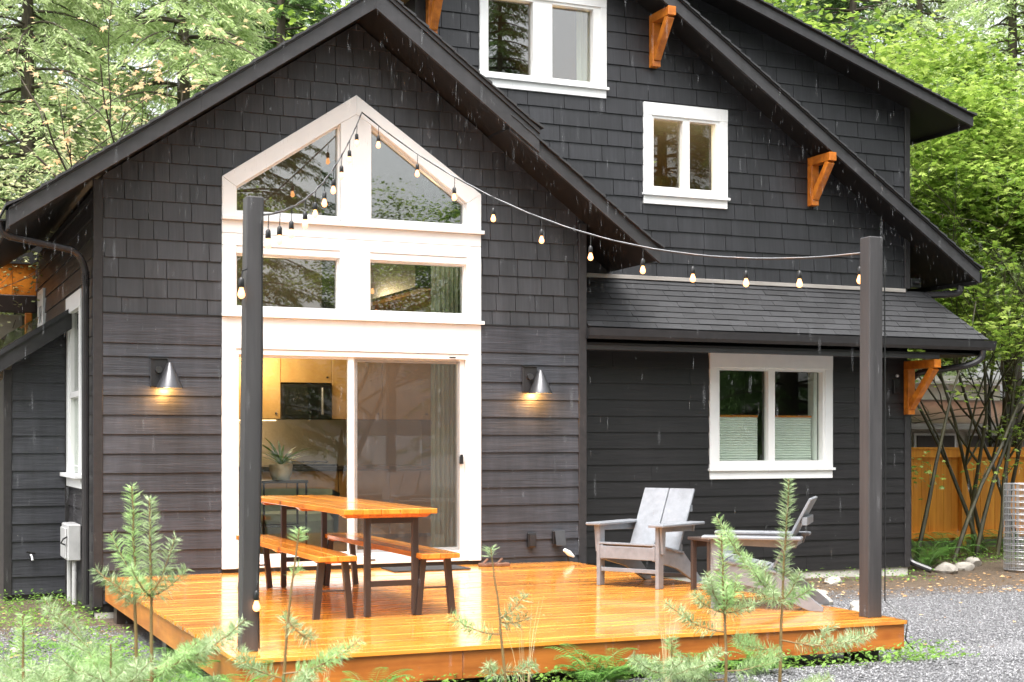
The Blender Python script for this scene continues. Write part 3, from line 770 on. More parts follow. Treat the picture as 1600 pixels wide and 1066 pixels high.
for a, b in ((9.0, 9.60), (9.76, 10.36)):
    n = 34; z0_, z1_ = 1.43, 1.94
    V, F = [], []
    for i in range(n+1):
        z = z0_+(z1_-z0_)*i/n; y = YB+.12+(.010 if i % 2 else -.004); V += [(a, y, z), (b, y, z)]
    for i in range(n): F.append((2*i, 2*i+1, 2*i+3, 2*i+2))
    bl = obj('blind', (V, F), M['blind'], lw); 
    obj('blind_rail', box(a, b, YB+.11, YB+.135, 1.94, 1.965), M['bracket'], lw)
obj('inner_jamb', box(10.37, 10.42, YB+.08, YB+.2, 1.43, 2.48), M['vinyl'], lw)
# small vent cap / security lamp right of it
obj('security_camera', join(box(11.46, 11.55, YB-.05, YB, 2.24, 2.42), lathe([(.01, 0), (.02, .01)], (11.5, YB-.06, 2.3), 8)), M['black'], house, .006)
obj('camera_lens', lathe([(.0, -.02), (.018, -.012), (.022, 0), (.018, .012), (.0, .02)], (11.5, YB-.06, 2.46), 10), M['meter'], house, smooth=True)

# --- window of the wing's side wall
sw = obj('window', box(XL+.02, XL+.03, 15, 15.9, 1.4, 1.41), M['white'], house); sw['label'] = 'tall narrow white sash window on the shaded side wall'
def SB(name, y0, y1, z0, z1, x0=XL-.03, x1=XL+.03, m='white'): return obj(name, box(x0, x1, y0, y1, z0, z1), M[m], sw, .003)
SB('casing', 14.88, 15.02, 1.33, 2.98); SB('casing', 15.91, 16.05, 1.33, 2.98); SB('casing', 14.86, 16.07, 2.98, 3.15, XL-.034)
SB('casing', 14.88, 16.05, 1.19, 1.29); SB('sill', 14.84, 16.10, 1.29, 1.33, XL-.09)
SB('frame', 15.02, 15.07, 1.33, 2.98, XL-.01, XL+.06, 'vinyl'); SB('frame', 15.86, 15.91, 1.33, 2.98, XL-.01, XL+.06, 'vinyl')
SB('meeting_rail', 15.07, 15.86, 2.10, 2.16, XL-.02, XL+.06, 'vinyl')
obj('pane', box(XL+.03, XL+.036, 15.07, 15.86, 2.16, 2.98), M['glass'], sw)
obj('pane', box(XL+.03, XL+.036, 15.07, 15.86, 1.33, 2.10), M['glass'], sw)
obj('shade', box(XL+.05, XL+.056, 15.07, 15.86, 1.33, 2.10), M['blind'], sw)
sw2 = obj('window', join(box(XL-.03, XL+.03, 18.45, 18.6, 3.0, 3.5), box(XL-.03, XL+.03, 18.95, 19.1, 3.0, 3.5), box(XL-.03, XL+.03, 18.6, 18.95, 3.3, 3.5), box(XL-.03, XL+.03, 18.6, 18.95, 3.0, 3.1)), M['white'], house, .003)
sw2['label'] = 'small white window just above the lean-to roof'
obj('pane', box(XL+.01, XL+.016, 18.6, 18.95, 3.1, 3.3), M['glass'], sw2)

# ================================================================== INTERIOR seen through the glass
def room(name, x0, x1, y0, y1, z0, z1, mw, mf, label, back=None, ceil=True):
    bk = back or rect(x0, x1, z0, z1)
    p_ = [prism(bk, y1, y1+.05), box(x0-.05, x0, y0, y1, z0, z1), box(x1, x1+.05, y0, y1, z0, z1)]
    if ceil: p_.append(box(x0, x1, y0, y1, z1, z1+.05))
    r = obj(name, join(*p_), mw, house); r['label'] = label
    obj('interior_floor', box(x0, x1, y0, y1, z0-.05, z0), mf, r)
    return r
kr = room('kitchen_room', 2.0, 6.85, YA+.13, 18.4, .40, 3.98, M['int_wall'], M['floor_int'], 'beige kitchen and living room behind the sliding door',
     [(2.0, .4), (6.85, .4), (6.85, 4.0), (4.415, 5.8), (2.0, 4.15)], False)
obj('vaulted_ceiling', join(prism([(2.0, lineAL(2.0)-.06), (4.415, lineAL(4.415)-.06), (4.415, lineAL(4.415)-.02), (2.0, lineAL(2.0)-.02)], YA+.13, 18.4),
    prism([(6.85, lineAR(6.85)-.06), (4.415, lineAR(4.415)-.06), (4.415, lineAR(4.415)-.02), (6.85, lineAR(6.85)-.02)], YA+.13, 18.4)), M['int_wall'], kr)
room('upstairs_room', 5.5, 11.5, YB+.13, 18.2, 3.35, 5.6, M['int_warm'], M['floor_int'], 'ochre walled room upstairs', [(5.5, 3.35), (11.5, 3.35), (11.5, 5.7), (8.9, 6.6), (5.5, 6.6)], False)
room('bedroom', 7.2, 11.5, YB+.13, 18.2, .40, 3.2, M['int_dark'], M['floor_int'], 'dim bedroom behind the lower window')
lamp = thing('ceiling_lamp', 'lit round ceiling lamp inside the small slider window', 'ceiling lamp', (8.75, 16.6, 5.75))
obj('diffuser', lathe([(.0, -.06), (.12, -.05), (.17, -.02), (.18, .0)], (8.75, 16.6, 5.75), 20), M['ceil_lamp'], lamp, smooth=True)
obj('base', lathe([(.18, .0), (.19, .03)], (8.75, 16.6, 5.752), 20), M['white'], lamp)
obj('hanging_rod', tube([(8.75, 16.6, 5.78), (8.75, 16.6, 6.6)], .012), M['black'], lamp)
def pl(name, loc, e, col, parent=None, rad=.1):
    l = bpy.data.lights.new(name, 'POINT'); l.energy = e; l.color = col; l.shadow_soft_size = rad
    o = bpy.data.objects.new(name, l); COL.objects.link(o)
    if parent: o.parent = parent; o.location = Vector(loc)-OFF[parent.name]
    else: o.location = loc
pl('ceiling_lamp_light', (8.75, 16.5, 5.5), 90, (1, .72, .36), lamp)
# kitchen
KY = 17.75
kc = thing('kitchen_cabinet', 'row of maple wall cabinets with black knobs in the kitchen', 'cabinet', (3.4, KY, 1.9))
xk = [3.3, 3.90, 4.54, 5.19, 5.85, 6.5]
for i, (a, b) in enumerate(zip(xk[:-1], xk[1:])):
    z0_ = 1.93 if i != 2 else 2.38
    obj('cabinet_door', box(a+.004, b-.004, KY-.02, KY, z0_, 3.0), M['maplewood'], kc, .003)
    obj('knob', lathe([(.012, 0), (.016, .012), (.01, .02)], (b-.06, KY-.03, z0_+.06), 8), M['black'], kc)
obj('cabinet_box', box(3.3, 6.5, KY, 18.38, 2.38, 3.0), M['maplewood'], kc)
obj('under_cabinet_strip', box(3.35, 4.5, KY+.05, KY+.1, 1.905, 1.92), M['strip'], kc)
#obj('under_cabinet_strip', box(5.22, 6.4, KY+.05, KY+.1, 1.905, 1.92), M['strip'], kc)
bc = thing('kitchen_counter', 'dark topped kitchen counter with maple fronts', 'counter', (3.9, 17.6, .4))
obj('counter_top', box(3.0, 6.6, 17.40, 18.38, 1.30, 1.35), M['counter'], bc, .004)
for a, b in zip(xk[:-1], xk[1:]): obj('cabinet_front', box(a+.004, b-.004, 17.45, 17.47, .5, 1.29), M['maplewood'], bc, .003)
obj('backsplash', box(3.0, 6.6, 18.36, 18.385, 1.35, 1.93), M['tile'], bc)
mw = thing('microwave', 'black built-in microwave between the maple cabinets', 'microwave', (3.97, KY-.05, 1.93))
obj('case', box(4.55, 5.18, KY-.06, 18.3, 1.93, 2.36), M['black'], mw, .01)
obj('door_glass', box(4.58, 5.0, KY-.068, KY-.06, 1.98, 2.32), M['glass'], mw)
obj('handle', box(5.04, 5.065, KY-.10, KY-.06, 1.98, 2.32), M['zinc'], mw, .006)
fri = thing('cooktop', 'black gas cooktop on the kitchen counter', 'cooktop', (3.97, 17.8, 1.35))
obj('burner_plate', box(4.55, 5.2, 17.5, 18.2, 1.352, 1.37), M['black'], fri)
for i in range(4): obj('grate', tube([(4.62+.15*i, 17.52, 1.40), (4.62+.15*i, 18.15, 1.40)], .01, 6), M['black'], fri)
stool = thing('plant_stool', 'thin black metal plant stool inside the left door pane', 'stool', (3.75, 15.5, .4))
obj('stool_top', box(3.72, 4.22, 15.3, 15.7, 1.21, 1.24), M['black'], stool, .004)
for a in (3.74, 4.2):
    for b in (15.32, 15.68): obj('leg', tube([(a, b, .4), (a, b, 1.21)], .012, 6), M['black'], stool)
for b in (15.32, 15.68): obj('rung', tube([(3.74, b, .75), (4.2, b, .75)], .009, 6), M['black'], stool)
def houseplant(cx, cy, z):
    t = thing('potted_plant', 'spiky houseplant in a cream pot inside the left door pane', 'potted plant', (cx, cy, z))
    obj('pot', lathe([(.09, 0), (.12, .08), (.13, .17), (.115, .17), (.11, .15)], (cx, cy, z), 18), M['ceramic'], t, smooth=True)
    for i in range(30):
        a = random.uniform(0, 6.28); L = random.uniform(.25, .48); e = random.uniform(.25, 1.2)
        P = []
        for k in range(5):
            s = k/4*L; P.append(Vector((cx+math.cos(a)*s*math.cos(e*(1-.5*k/4)), cy+math.sin(a)*s*math.cos(e*(1-.5*k/4)), z+.16+s*math.sin(e)-.25*s*s/L)))
        V, F = [], []; sd_ = Vector((-math.sin(a), math.cos(a), 0))
        for k, p in enumerate(P):
            w = .014*math.sin(math.pi*(k+.6)/5); V += [tuple(p-sd_*w), tuple(p+sd_*w)]
        for k in range(4): F.append((2*k, 2*k+1, 2*k+3, 2*k+2))
        obj('leaf', (V, F), M['fern'], t)
houseplant(3.97, 15.5, 1.24)
ac = thing('armchair', 'rounded sage green armchair inside the left door pane', 'armchair', (3.9, 16.2, .4))
obj('seat', lathe([(.42, .0), (.48, .12), (.48, .36), (.42, .44), (.0, .46)], (4.35, 16.5, .4), 20), M['fabric'], ac, smooth=True)
V = []; F = []
for i in range(19):
    a = math.pi*(-.1+1.2*i/18)
    for r_, z_ in ((.40, .5), (.52, .5), (.55, 1.06), (.47, 1.10)): V.append((4.35+r_*math.cos(a), 16.5+r_*math.sin(a), z_))
for i in range(18):
    for k in range(4): F.append((i*4+k, i*4+(k+1) % 4, i*4+4+(k+1) % 4, i*4+4+k))
obj('backrest', (V, F), M['fabric'], ac, smooth=True)
def curtain(label, x0, x1, y, z0, z1, amp=.03, n=40, f=7):
    V, F = [], []
    for i in range(n+1):
        x = x0+(x1-x0)*i/n; d = amp*math.sin(i/n*f*6.28)
        V += [(x, y+d, z0), (x, y+d*.8, z1)]
    for i in range(n): F.append((2*i, 2*i+2, 2*i+3, 2*i+1))
    return tag(obj('curtain', (V, F), M['curtain'], smooth=True), label, 'curtain')
curtain('pale pleated curtain at the right edge of the door and window above', 5.36, 5.72, YA+.42, .46, 3.6)
curtain('pale curtain beside the upper double window', 7.30, 7.5, YB+.3, 5.5, 6.7, n=16, f=3)
pen = thing('pendant_lamp', 'warm pendant lamp cluster seen through the upper right pane', 'pendant lamp', (5.4, 16.4, 3.6))
for k, (dx, dy) in enumerate(((-.12, 0), (0, .1), (.22, -.05))):
    obj('cord', tube([(5.4+dx, 16.4+dy, 3.72), (5.4+dx, 16.4+dy, 4.9)], .006, 5), M['black'], pen)
    obj('bulb', lathe([(.0, 0), (.035, .02), (.045, .05), (.03, .09), (.012, .12)], (5.4+dx, 16.4+dy, 3.6), 12), M['bulb'], pen, smooth=True)
pl('pendant_light', (5.0, 16.2, 3.3), 16, (1, .72, .42), pen, .15)
pl('cabinet_light', (4.2, 17.3, 2.6), 17, (1, .76, .50), kc, .2)  # added fill light in front of the cabinet doors, no fitting there

pl('cabinet_light', (4.0, 17.95, 1.82), 5, (1, .74, .46), kc, .08)
# ================================================================== LEAN-TO on the left
lean = obj('lean_to', join(prism([(1.19, -.02), (XL, -.02), (XL, 2.86), (1.19, 2.31)], 16.1, 16.2), box(1.19, 1.24, 16.2, 18.4, -.05, 2.3)), M['trim_dark'], house)
lean['label'] = 'small lean-to with grey lap siding at the left'
z = .06
while z < 2.9:
    p = clip(rect(1.27, XL-.04, z, z+EX), -.85, 1, 2.38-.85*1.2)
    if p and area(p) > .001: obj('siding_board', wedge(p, 16.1, z, EX), M['lap'], lean)
    z += EX
obj('corner_board', box(1.19, 1.27, 16.07, 16.12, .04, 2.40), M['trim_dark'], lean, .003)
obj('corner_board', box(XL-.04, XL+.01, 16.07, 16.12, .04, 2.75), M['trim_dark'], lean, .003)
ln = lambda x: 2.30+.66*(x-1.05)
obj('rake_board', prism([(1.05, ln(1.05)), (XL, ln(XL)), (XL, ln(XL)+.2), (1.05, ln(1.05)+.2)], 15.82, 15.86), M['fascia'], lean, .003)
obj('roof', prism([(1.02, ln(1.02)+.17), (XL, ln(XL)+.17), (XL, ln(XL)+.225), (1.02, ln(1.02)+.225)], 15.80, 20.2), M['roof'], lean)
obj('skylight', prism([(1.20, ln(1.2)+.24), (1.55, ln(1.55)+.24), (1.57, ln(1.57)+.34), (1.25, ln(1.25)+.36)], 16.4, 17.6), M['glass_up'], lean)
# porch framing beyond the lean-to
porch = thing('porch', 'brown timber porch framing beyond the lean-to roof', 'porch', (0, 21, 0))
obj('porch_roof', box(-1.2, 2.2, 19.55, 23, 3.90, 4.4), M['soffit'], porch)
for i in range(9): obj('gable_board', box(-1.0+i*.32, -.685+i*.32, 19.62, 19.65, 3.50, 3.90), M['bracket'], porch)
obj('beam', box(-1.2, 1.84, 19.5, 19.62, 3.28, 3.50), M['darkwood'], porch, .01)
obj('lower_beam', box(-1.2, 1.25, 19.5, 19.62, 3.02, 3.12), M['darkwood'], porch, .01)
obj('post', box(1.22, 1.32, 19.5, 19.6, .0, 3.28), M['bracket'], porch, .01)
obj('post', box(1.70, 1.79, 19.5, 19.6, .0, 3.28), M['bracket'], porch, .01)
obj('wall_panel', box(1.32, 1.70, 19.9, 19.95, 0, 3.28), M['ceramic'], porch)

# electric meter, conduit and hose tap
em = thing('electric_meter', 'pale grey electric meter box with conduit on the side wall corner', 'electric meter', (1.79, 15.1, .4))
obj('box', box(1.70, 1.83, 14.95, 15.45, .48, .84), M['meter'], em, .012)
obj('cover', box(1.682, 1.70, 15.0, 15.40, .50, .80), M['meter'], em, .006)
obj('conduit', tube([(1.77, 15.0, .5), (1.77, 15.0, .05)], .022), M['meter'], em, smooth=True)
obj('conduit', tube([(1.77, 15.35, .5), (1.77, 15.35, .05)], .03), M['meter'], em, smooth=True)
obj('loop', tube([(1.70, 14.97, .72), (1.66, 14.95, .70), (1.64, 14.97, .66), (1.68, 15.0, .64)], .008, 6), M['black'], em, smooth=True)
obj('tag', box(1.69, 1.71, 15.44, 15.47, .55, .60), plain('red_tag', (.6, .02, .03)), em)
tap = thing('hose_tap', 'small metal hose tap on the lean-to wall', 'tap', (1.46, 16.05, .47))
obj('pipe', tube([(1.46, 16.08, .47), (1.46, 16.0, .47), (1.47, 15.97, .42)], .014, 8), M['zinc'], tap, smooth=True)
obj('handle', tube([(1.41, 16.01, .51), (1.50, 16.01, .49)], .012, 6), M['black'], tap)

# ================================================================== DECK
deck = thing('deck', 'low wet orange cedar deck in front of the house', 'deck', (4.35, 11.3, 0))
DX0, DX1, DY0, DY1, DZ = 1.93, 6.76, 8.54, 14.17, .38
n = 40; bw = (DY1-DY0)/n
rd = random.Random(4)
for i in range(n):
    y0_ = DY0+i*bw
    cuts = [DX0+rd.uniform(-.006, .006), DX1+rd.uniform(-.006, .006)]
    if i % 2: cuts.insert(1, rd.choice([3.2, 4.4, 5.6]))
    elif i % 5 == 0: cuts.insert(1, 5.0)
    for a, b in zip(cuts[:-1], cuts[1:]):
        dz = rd.uniform(-.0012, .0012)
        obj('deck_board', box(a+.0015, b-.0015, y0_+.0024, y0_+bw-.0024, DZ-.028+dz, DZ+dz), M['deck'], deck, .002, segs=1)
rim = [(DX0+.02, 3.35), (3.353, 5.2), (5.203, DX1-.02)]
for a, b in rim: obj('rim_board', box(a, b, DY0+.02, DY0+.06, .175, DZ-.03), M['rim'], deck, .003)
obj('rim_board', box(DX0+.02, DX0+.06, DY0+.062, DY1, .16, DZ-.03), M['rim_side'], deck, .003)
obj('rim_board', box(DX1-.06, DX1-.02, DY0+.062, DY1, .16, DZ-.03), M['rim_side'], deck, .003)
for i in range(9):
    x = DX0+.4+i*.52; obj('joist', box(x, x+.04, DY0+.07, DY1-.01, .18, DZ-.03), M['rim'], deck)
for x in (DX0+.15, 3.3, 5.2, DX1-.15):
    for y in (DY0+.35, 11.3, 13.8): obj('footing', box(x-.09, x+.09, y-.09, y+.09, -.1, .18), M['darkwood'], deck)
# posts for the lights
def post(x0, y0, w, ztop, lean_, label):
    V, F = box(x0, x0+w, y0, y0+w, DZ-.002, ztop)
    V = [(x+(lean_*(z-DZ)/(ztop-DZ)), y, z) for x, y, z in V]
    return tag(obj('light_post', (V, F), M['post'], None, .006, origin=(x0+w/2, y0+w/2, DZ)), label, 'post', 'posts for the string lights')
post(2.014, 8.82, .106, 3.145, .035, 'charcoal post at the near left corner of the deck')
post(6.568, 8.745, .118, 3.14, .01, 'charcoal post at the near right corner of the deck')
# mat and sandals
tag(obj('door_mat', box(4.62, 5.42, 13.62, 14.05, DZ+.002, DZ+.014), M['rubber'], None, .004), 'thin dark mat lying in front of the sliding door', 'door mat')
sand = thing('sandals', 'pair of brown sandals left of the wall by the door', 'sandals', (5.74, 13.88, DZ))
for dx, a in ((0, .15), (.16, -.1)):
    V, F = prism([(-.05, -.05), (.0, -.075), (.11, -.06), (.12, 0), (.10, .05), (0, .055), (-.05, .03)], DZ+.002, DZ+.035, 'z')
    c, s = math.cos(a), math.sin(a)
    V = [(5.66+dx+(x*c-y*s), 13.88+(x*s+y*c), z) for x, y, z in V]
    so = obj('sole', (V, F), M['leather'], sand, .006)
    obj('strap', tube([(5.66+dx-.03, 13.83, DZ+.03), (5.66+dx+.03, 13.85, DZ+.075), (5.66+dx+.05, 13.9, DZ+.07), (5.66+dx+.02, 13.93, DZ+.03)], .012, 6), M['leather'], sand)
pth = thing('path_light', 'small white tipped spotlight lying at the foot of the wall corner', 'spotlight', (6.72, 14.08, DZ))
obj('head', tube([(6.66, 14.08, DZ+.13), (6.72, 14.08, DZ+.09), (6.78, 14.09, DZ+.05)], [.018, .03, .012], 8), M['white'], pth, smooth=True)
obj('stalk', tube([(6.72, 14.1, DZ), (6.72, 14.1, DZ+.08)], .01, 6), M['black'], pth)
# outlets on the wall
for x0_, x1_, z0_, z1_, lb in ((6.27, 6.36, .54, .69, 'dark covered outlet box on the siding, left one of two'), (6.56, 6.68, .56, .705, 'dark outlet box with its grey cover lifted, right one of two')):
    t = thing('outlet_box', lb, 'outlet', ((x0_+x1_)/2, YA-.04, z0_), group='outlets low on the wall')
    obj('box', box(x0_, x1_, YA-.075, YA-.02, z0_, z1_), M['black'], t, .006)
    if x0_ > 6.5:
        obj('cover', prism([(YA-.085, z1_), (YA-.08, z1_+.005), (YA-.12, z0_-.01), (YA-.125, z0_-.005)], x0_+.01, x1_+.005, 'x'), M['lampmetal'], t)
    else: obj('cover', box(x0_+.012, x1_-.012, YA-.088, YA-.076, z0_+.012, z1_-.012), M['gutter'], t, .003)
# wall lamps
def wall_lamp(x, label):
    t = thing('wall_lamp', label, 'wall lamp', (x, YA-.03, 2.16), group='cone lamps either side of the door')
    zt = 2.44
    obj('back_plate', box(x-.105, x+.06, YA-.05, YA-.022, 2.17, zt), M['gutter'], t, .006)
    obj('hood_top', box(x-.107, x+.062, YA-.062, YA-.022, zt, zt+.008), M['lampmetal'], t)
    obj('arm', tube([(x-.03, YA-.05, 2.335), (x-.03, YA-.09, 2.335)], .032, 12), M['lampmetal'], t, smooth=True)
    cx, cy = x+.06, YA-.135
    sh = obj('shade', lathe([(.012, .25), (.026, .235), (.122, .012), (.126, 0), (.120, 0), (.020, .225)], (cx, cy, 2.158), 28), M['lampmetal'], t, smooth=True)
    obj('bulb', lathe([(.0, .02), (.028, .03), (.034, .06), (.02, .10)], (cx, cy, 2.17), 12), M['filament'], t, smooth=True)
    pl('wall_lamp_light', (cx-.02, cy+.03, 2.15), 4.2, (1, .5, .14), t, .03)
wall_lamp(2.47, 'dark cone wall lamp left of the sliding door, lit')
wall_lamp(6.32, 'dark cone wall lamp right of the sliding door, lit')

# ================================================================== TABLE AND BENCHES
tb = thing('picnic_table', 'orange stained plank table on brown steel frame legs', 'table', (3.75, 11.45, DZ))
n = 5; x0, x1 = 3.033, 3.743
TZ = 1.17
for i in range(n):
    a = x0+(x1-x0)*i/n
    obj('plank', box(a+.001, a+(x1-x0)/n-.001, 10.06+random.uniform(-.006, .006), 12.92, TZ-.038, TZ+random.uniform(-.0015, .0015)), M['tabletop'], tb, .004)
for y in (10.14, 11.35, 12.55):
    obj('batten', prism([(x0+.015, TZ-.04), (x1-.02, TZ-.04), (x1-.06, TZ-.066), (x0+.05, TZ-.066)], y, y+.09), M['tabletop'], tb)
for y in (10.20, 12.60):
    for x in (3.235, 3.60):
        lg = obj('leg', box(x, x+.045, y, y+.045, DZ+.006, TZ-.068), M['steel'], tb, .003)
        obj('foot', box(x+.005, x+.04, y+.005, y+.04, DZ, DZ+.008), M['black'], lg)
    obj('crossbar', box(3.28, 3.60, y+.002, y+.043, TZ-.11, TZ-.069), M['steel'], tb)
    obj('stretcher', box(3.28, 3.60, y+.002, y+.043, .60, .64), M['steel'], tb)
def bench(label, x0, x1, y0, y1):
    t = thing('bench', label, 'bench', ((x0+x1)/2, (y0+y1)/2, DZ), group='plank benches at the table')
    z = .838; xm = (x0+x1)/2
    for a, b in ((x0, xm-.002), (xm+.002, x1)): obj('plank', box(a, b, y0, y1, z-.038, z), M['tabletop'], t, .004)
    for y in (y0+.12, (y0+y1)/2, y1-.2): obj('batten', prism([(x0+.01, z-.039), (x1-.01, z-.039), (x1-.04, z-.060), (x0+.04, z-.060)], y, y+.085), M['tabletop'], t)
    for y in (y0+.10, y1-.14):
        for s, xt in ((-1, x0+.055), (1, x1-.055)):
            obj('leg', beam((xt, y+.03, z-.04), (xt+s*.04, y+.03, DZ), .045, .045, up=(0, 1, 0)), M['steel'], t)
        obj('crossbar', tube([(x0+.035, y+.03, .58), (x1-.035, y+.03, .58)], .008, 6), M['steel'], t)
    return t
bench('orange plank bench on the door side of the table', 3.625, 3.925, 10.08, 12.72)
bench('orange plank bench at the left, beside the deck post', 2.86, 3.145, 10.10, 12.72)

# ================================================================== ADIRONDACK CHAIRS
def adirondack():
    """local: front towards -Y, x across"""
    t = thing('adirondack_chair', 'x', 'chair', (0, 0, 0), local=True, group='grey adirondack chairs on the deck')
    A = M['adir']; w = .30
    for s in (-1, 1):
        x = s*w
        obj('front_leg', box(x-.018, x+.018, .0, .085, 0, .535), A, t, .004)
        obj('arm_bracket', prism([(.005, .53), (.08, .53), (.065, .30), (.03, .30)], x+s*.02, x+s*.045, 'x') if True else None, A, t, .002)
        x2 = x-s*.036
        obj('side_rail', prism([(.0, .24), (.0, .365), (.10, .375), (.52, .285), (.84, .03), (.84, .0), (.74, .0), (.40, .15)], x2-.014, x2+.014, 'x'), A, t, .003)
        obj('armrest', box(x-.075+s*.02, x+.075+s*.02, -.06, .69, .535, .560), A, t, .006)
        obj('arm_rail', prism([(.02, .534), (.66, .534), (.64, .475), (.05, .49)], x-.012, x+.012, 'x'), A, t, .002)
    obj('front_board', box(-w+.02, w-.02, -.002, .024, .245, .355), A, t, .004)
    for i, y in enumerate((.0, .10, .20, .30, .40)):
        z = .372-.19*y
        obj('seat_slat', beam((-w+.006, y+.045, z), (w-.006, y+.045, z), .092, .02, up=(0, .19, 1)), A, t, .003)
    obj('stretcher', box(-w+.018, w-.018, .02, .045, .13, .165), A, t, .003)
    obj('back_stretcher', box(-w+.05, w-.05, .66, .69, .05, .085), A, t, .003)
    # back boards
    b0, b1 = Vector((0, .44, .27)), Vector((0, .745, .845))
    d = (b1-b0)
    for s in (-1, 1):
        cx = s*.132
        obj('back_board', beam((cx, b0.y, b0.z), (cx, b1.y, b1.z), .255, .022, up=(0, -d.z, d.y)), A, t, .004)
    for f in (.12, .72):
        p = b0+d*f+Vector((0, .03, -.012)); obj('back_cleat', box(-.25, .25, p.y-.012, p.y+.03, p.z-.03, p.z+.03), A, t, .003)
    obj('arm_support', box(-w-.02, w+.02, .60, .63, .475, .534), A, t, .003)
    return t
ch1 = adirondack()
ch1['label'] = 'grey adirondack chair beside the house corner, facing the table'
ch1.location = (6.00, 11.40, DZ)
def copy_tree(o, parent=None):
    c = o.copy(); COL.objects.link(c); c.parent = parent
    OFF[c.name] = OFF.get(o.name, Vector())
    for ch in list(o.children): copy_tree(ch, c)
    return c
ch2 = copy_tree(ch1); ch2['label'] = 'grey adirondack chair seen side on, behind the fir sapling'
# rear direction (+Y local) -> world
def face(o, rx, ry): o.rotation_euler = (0, 0, math.atan2(ry, rx)-math.pi/2)
face(ch1, .86, .51)
ch2.location = (6.03, 9.95, DZ); face(ch2, .766, -.643)
st = thing('side_table', 'small dark brown side table between the two grey chairs', 'side table', (6.5, 10.95, DZ))
obj('top', box(6.40, 6.75, 10.70, 11.05, DZ+.43, DZ+.455), M['darkwood'], st, .004)
for a in (6.42, 6.69):
    for b in (10.72, 10.99): obj('leg', box(a, a+.04, b, b+.04, DZ, DZ+.43), M['darkwood'], st, .003)
obj('apron', join(box(6.46, 6.69, 10.725, 10.74, DZ+.37, DZ+.43), box(6.46, 6.69, 11.01, 11.025, DZ+.37, DZ+.43)), M['darkwood'], st)

# ================================================================== STRING LIGHTS
def string_light(A, B, sag, ss, label, tail=None):
    t = thing('string_light', label, 'string lights', A, group='festoon lights strung from the gable to the posts')
    A, B = Vector(A), Vector(B)
    f = lambda s: A.lerp(B, s)-Vector((0, 0, 4*sag*s*(1-s)))
    P = [f(i/40) for i in range(41)]
    obj('cord', tube(P, .0065, 6), M['black'], t, smooth=True)
    # thin pale guide wire twisted along
    P2 = [p+Vector((.006*math.sin(i*1.9), .006*math.cos(i*1.9), .006)) for i, p in enumerate(P)]
    obj('guide_wire', tube(P2, .003, 5), M['zinc'], t, smooth=True)
    if tail: obj('tail_cord', tube(tail, .005, 6), M['black'], t, smooth=True)
    pts = [f(s) for s in ss]
    for p in pts: hang(t, p)
    return t
def hang(t, p, drop=.10):
    sk = obj('socket', join(tube([p, p-Vector((.004, 0, drop))], .0035, 5), lathe([(.009, .0), (.017, -.012), (.019, -.055), (.016, -.06)], p-Vector((.004, 0, drop-.005)), 10)), M['black'], t, smooth=True)
    obj('bulb', lathe([(.011, .0), (.015, -.014), (.022, -.034), (.023, -.048), (.015, -.062), (.0, -.068)], p-Vector((.004, 0, drop+.055)), 12), M['bulb'], sk, smooth=True)
P1 = (2.10, 8.86, 3.035); PK = (4.446, 14.13, 4.949); P2 = (6.628, 8.80, 3.03)
s1 = string_light(P1, PK, .27, [.09, .165, .25, .36, .45, .54, .635, .73, .83, .93], 'string of warm bulbs from the gable peak to the left post')
s2 = string_light(PK, P2, .51, [.045, .145, .235, .325, .43, .53, .63, .72, .81, .895, .985], 'string of warm bulbs from the gable peak to the right post',
                  tail=[(6.70, 8.735, 3.0), (6.705, 8.73, 1.6), (6.70, 8.73, .5), (6.74, 8.52, .38), (6.70, 8.50, .25), (6.77, 8.49, .17)])
tc_ = thing('string_light', 'short run of bulbs hanging down beside the left post', 'string lights', (2.13, 8.8, 3.0), group='festoon lights strung from the gable to the posts')
obj('cord', tube([(2.135, 8.80, 3.0), (2.14, 8.80, 2.2), (2.128, 8.80, 1.3), (2.115, 8.80, .78), (2.12, 8.80, .40)], .005, 6), M['black'], tc_, smooth=True)
hang(tc_, Vector((2.015, 8.80, 2.68)), .04); hang(tc_, Vector((2.105, 8.79, .80)), .05)
hook = obj('hook', tube([(2.05, 8.80, 2.70), (2.015, 8.80, 2.685)], .005, 5), M['black'], tc_)

# ================================================================== VEGETATION BUILDERS
def rotz(a): c, s = np.cos(a), np.sin(a); return np.array([[c, -s, 0], [s, c, 0], [0, 0, 1]])
def leafcards(C, D, N, L, W, fold=.0, star=False):
    """C centres (base), D unit direction, N unit normal; diamond leaves"""
    C, D, N = map(np.asarray, (C, D, N)); n = len(C)
    S = np.cross(D, N); S /= np.linalg.norm(S, axis=1, keepdims=True)+1e-9
    L = np.broadcast_to(L, n)[:, None]; W = np.broadcast_to(W, n)[:, None]
    if not star:
        V = np.stack([C, C+D*L*.45+S*W*.5+N*fold*W, C+D*L, C+D*L*.45-S*W*.5+N*fold*W], 1)
        F = np.array([(0, 1, 2), (0, 2, 3)])
        return V.reshape(-1, 3), (np.arange(n)[:, None, None]*4+F[None]).reshape(-1, 3)
    ang = [math.pi, 2.15, 1.25, 0.62, 0.33, 0, -.33, -.62, -1.25, -2.15]
    rad = [.25, .75, .95, .45, .9, 1.1, .9, .45, .95, .75]
    ang = [-2.6, -1.7, -1.25, -.85, -.45, 0, .45, .85, 1.25, 1.7, 2.6]
    rad = [.35, .85, .42, .98, .5, 1.1, .5, .98, .42, .85, .35]
    V = [C]; 
    for a, r in zip(ang, rad): V.append(C+D*L*.5*(r*math.cos(a))+S*L*.5*(r*math.sin(a))-N*(.10*L*r))
    V = np.stack(V, 1); m = V.shape[1]
    F = np.array([(0, i, i+1) for i in range(1, m-1)])
    return V.reshape(-1, 3), (np.arange(n)[:, None, None]*m+F[None]).reshape(-1, 3)
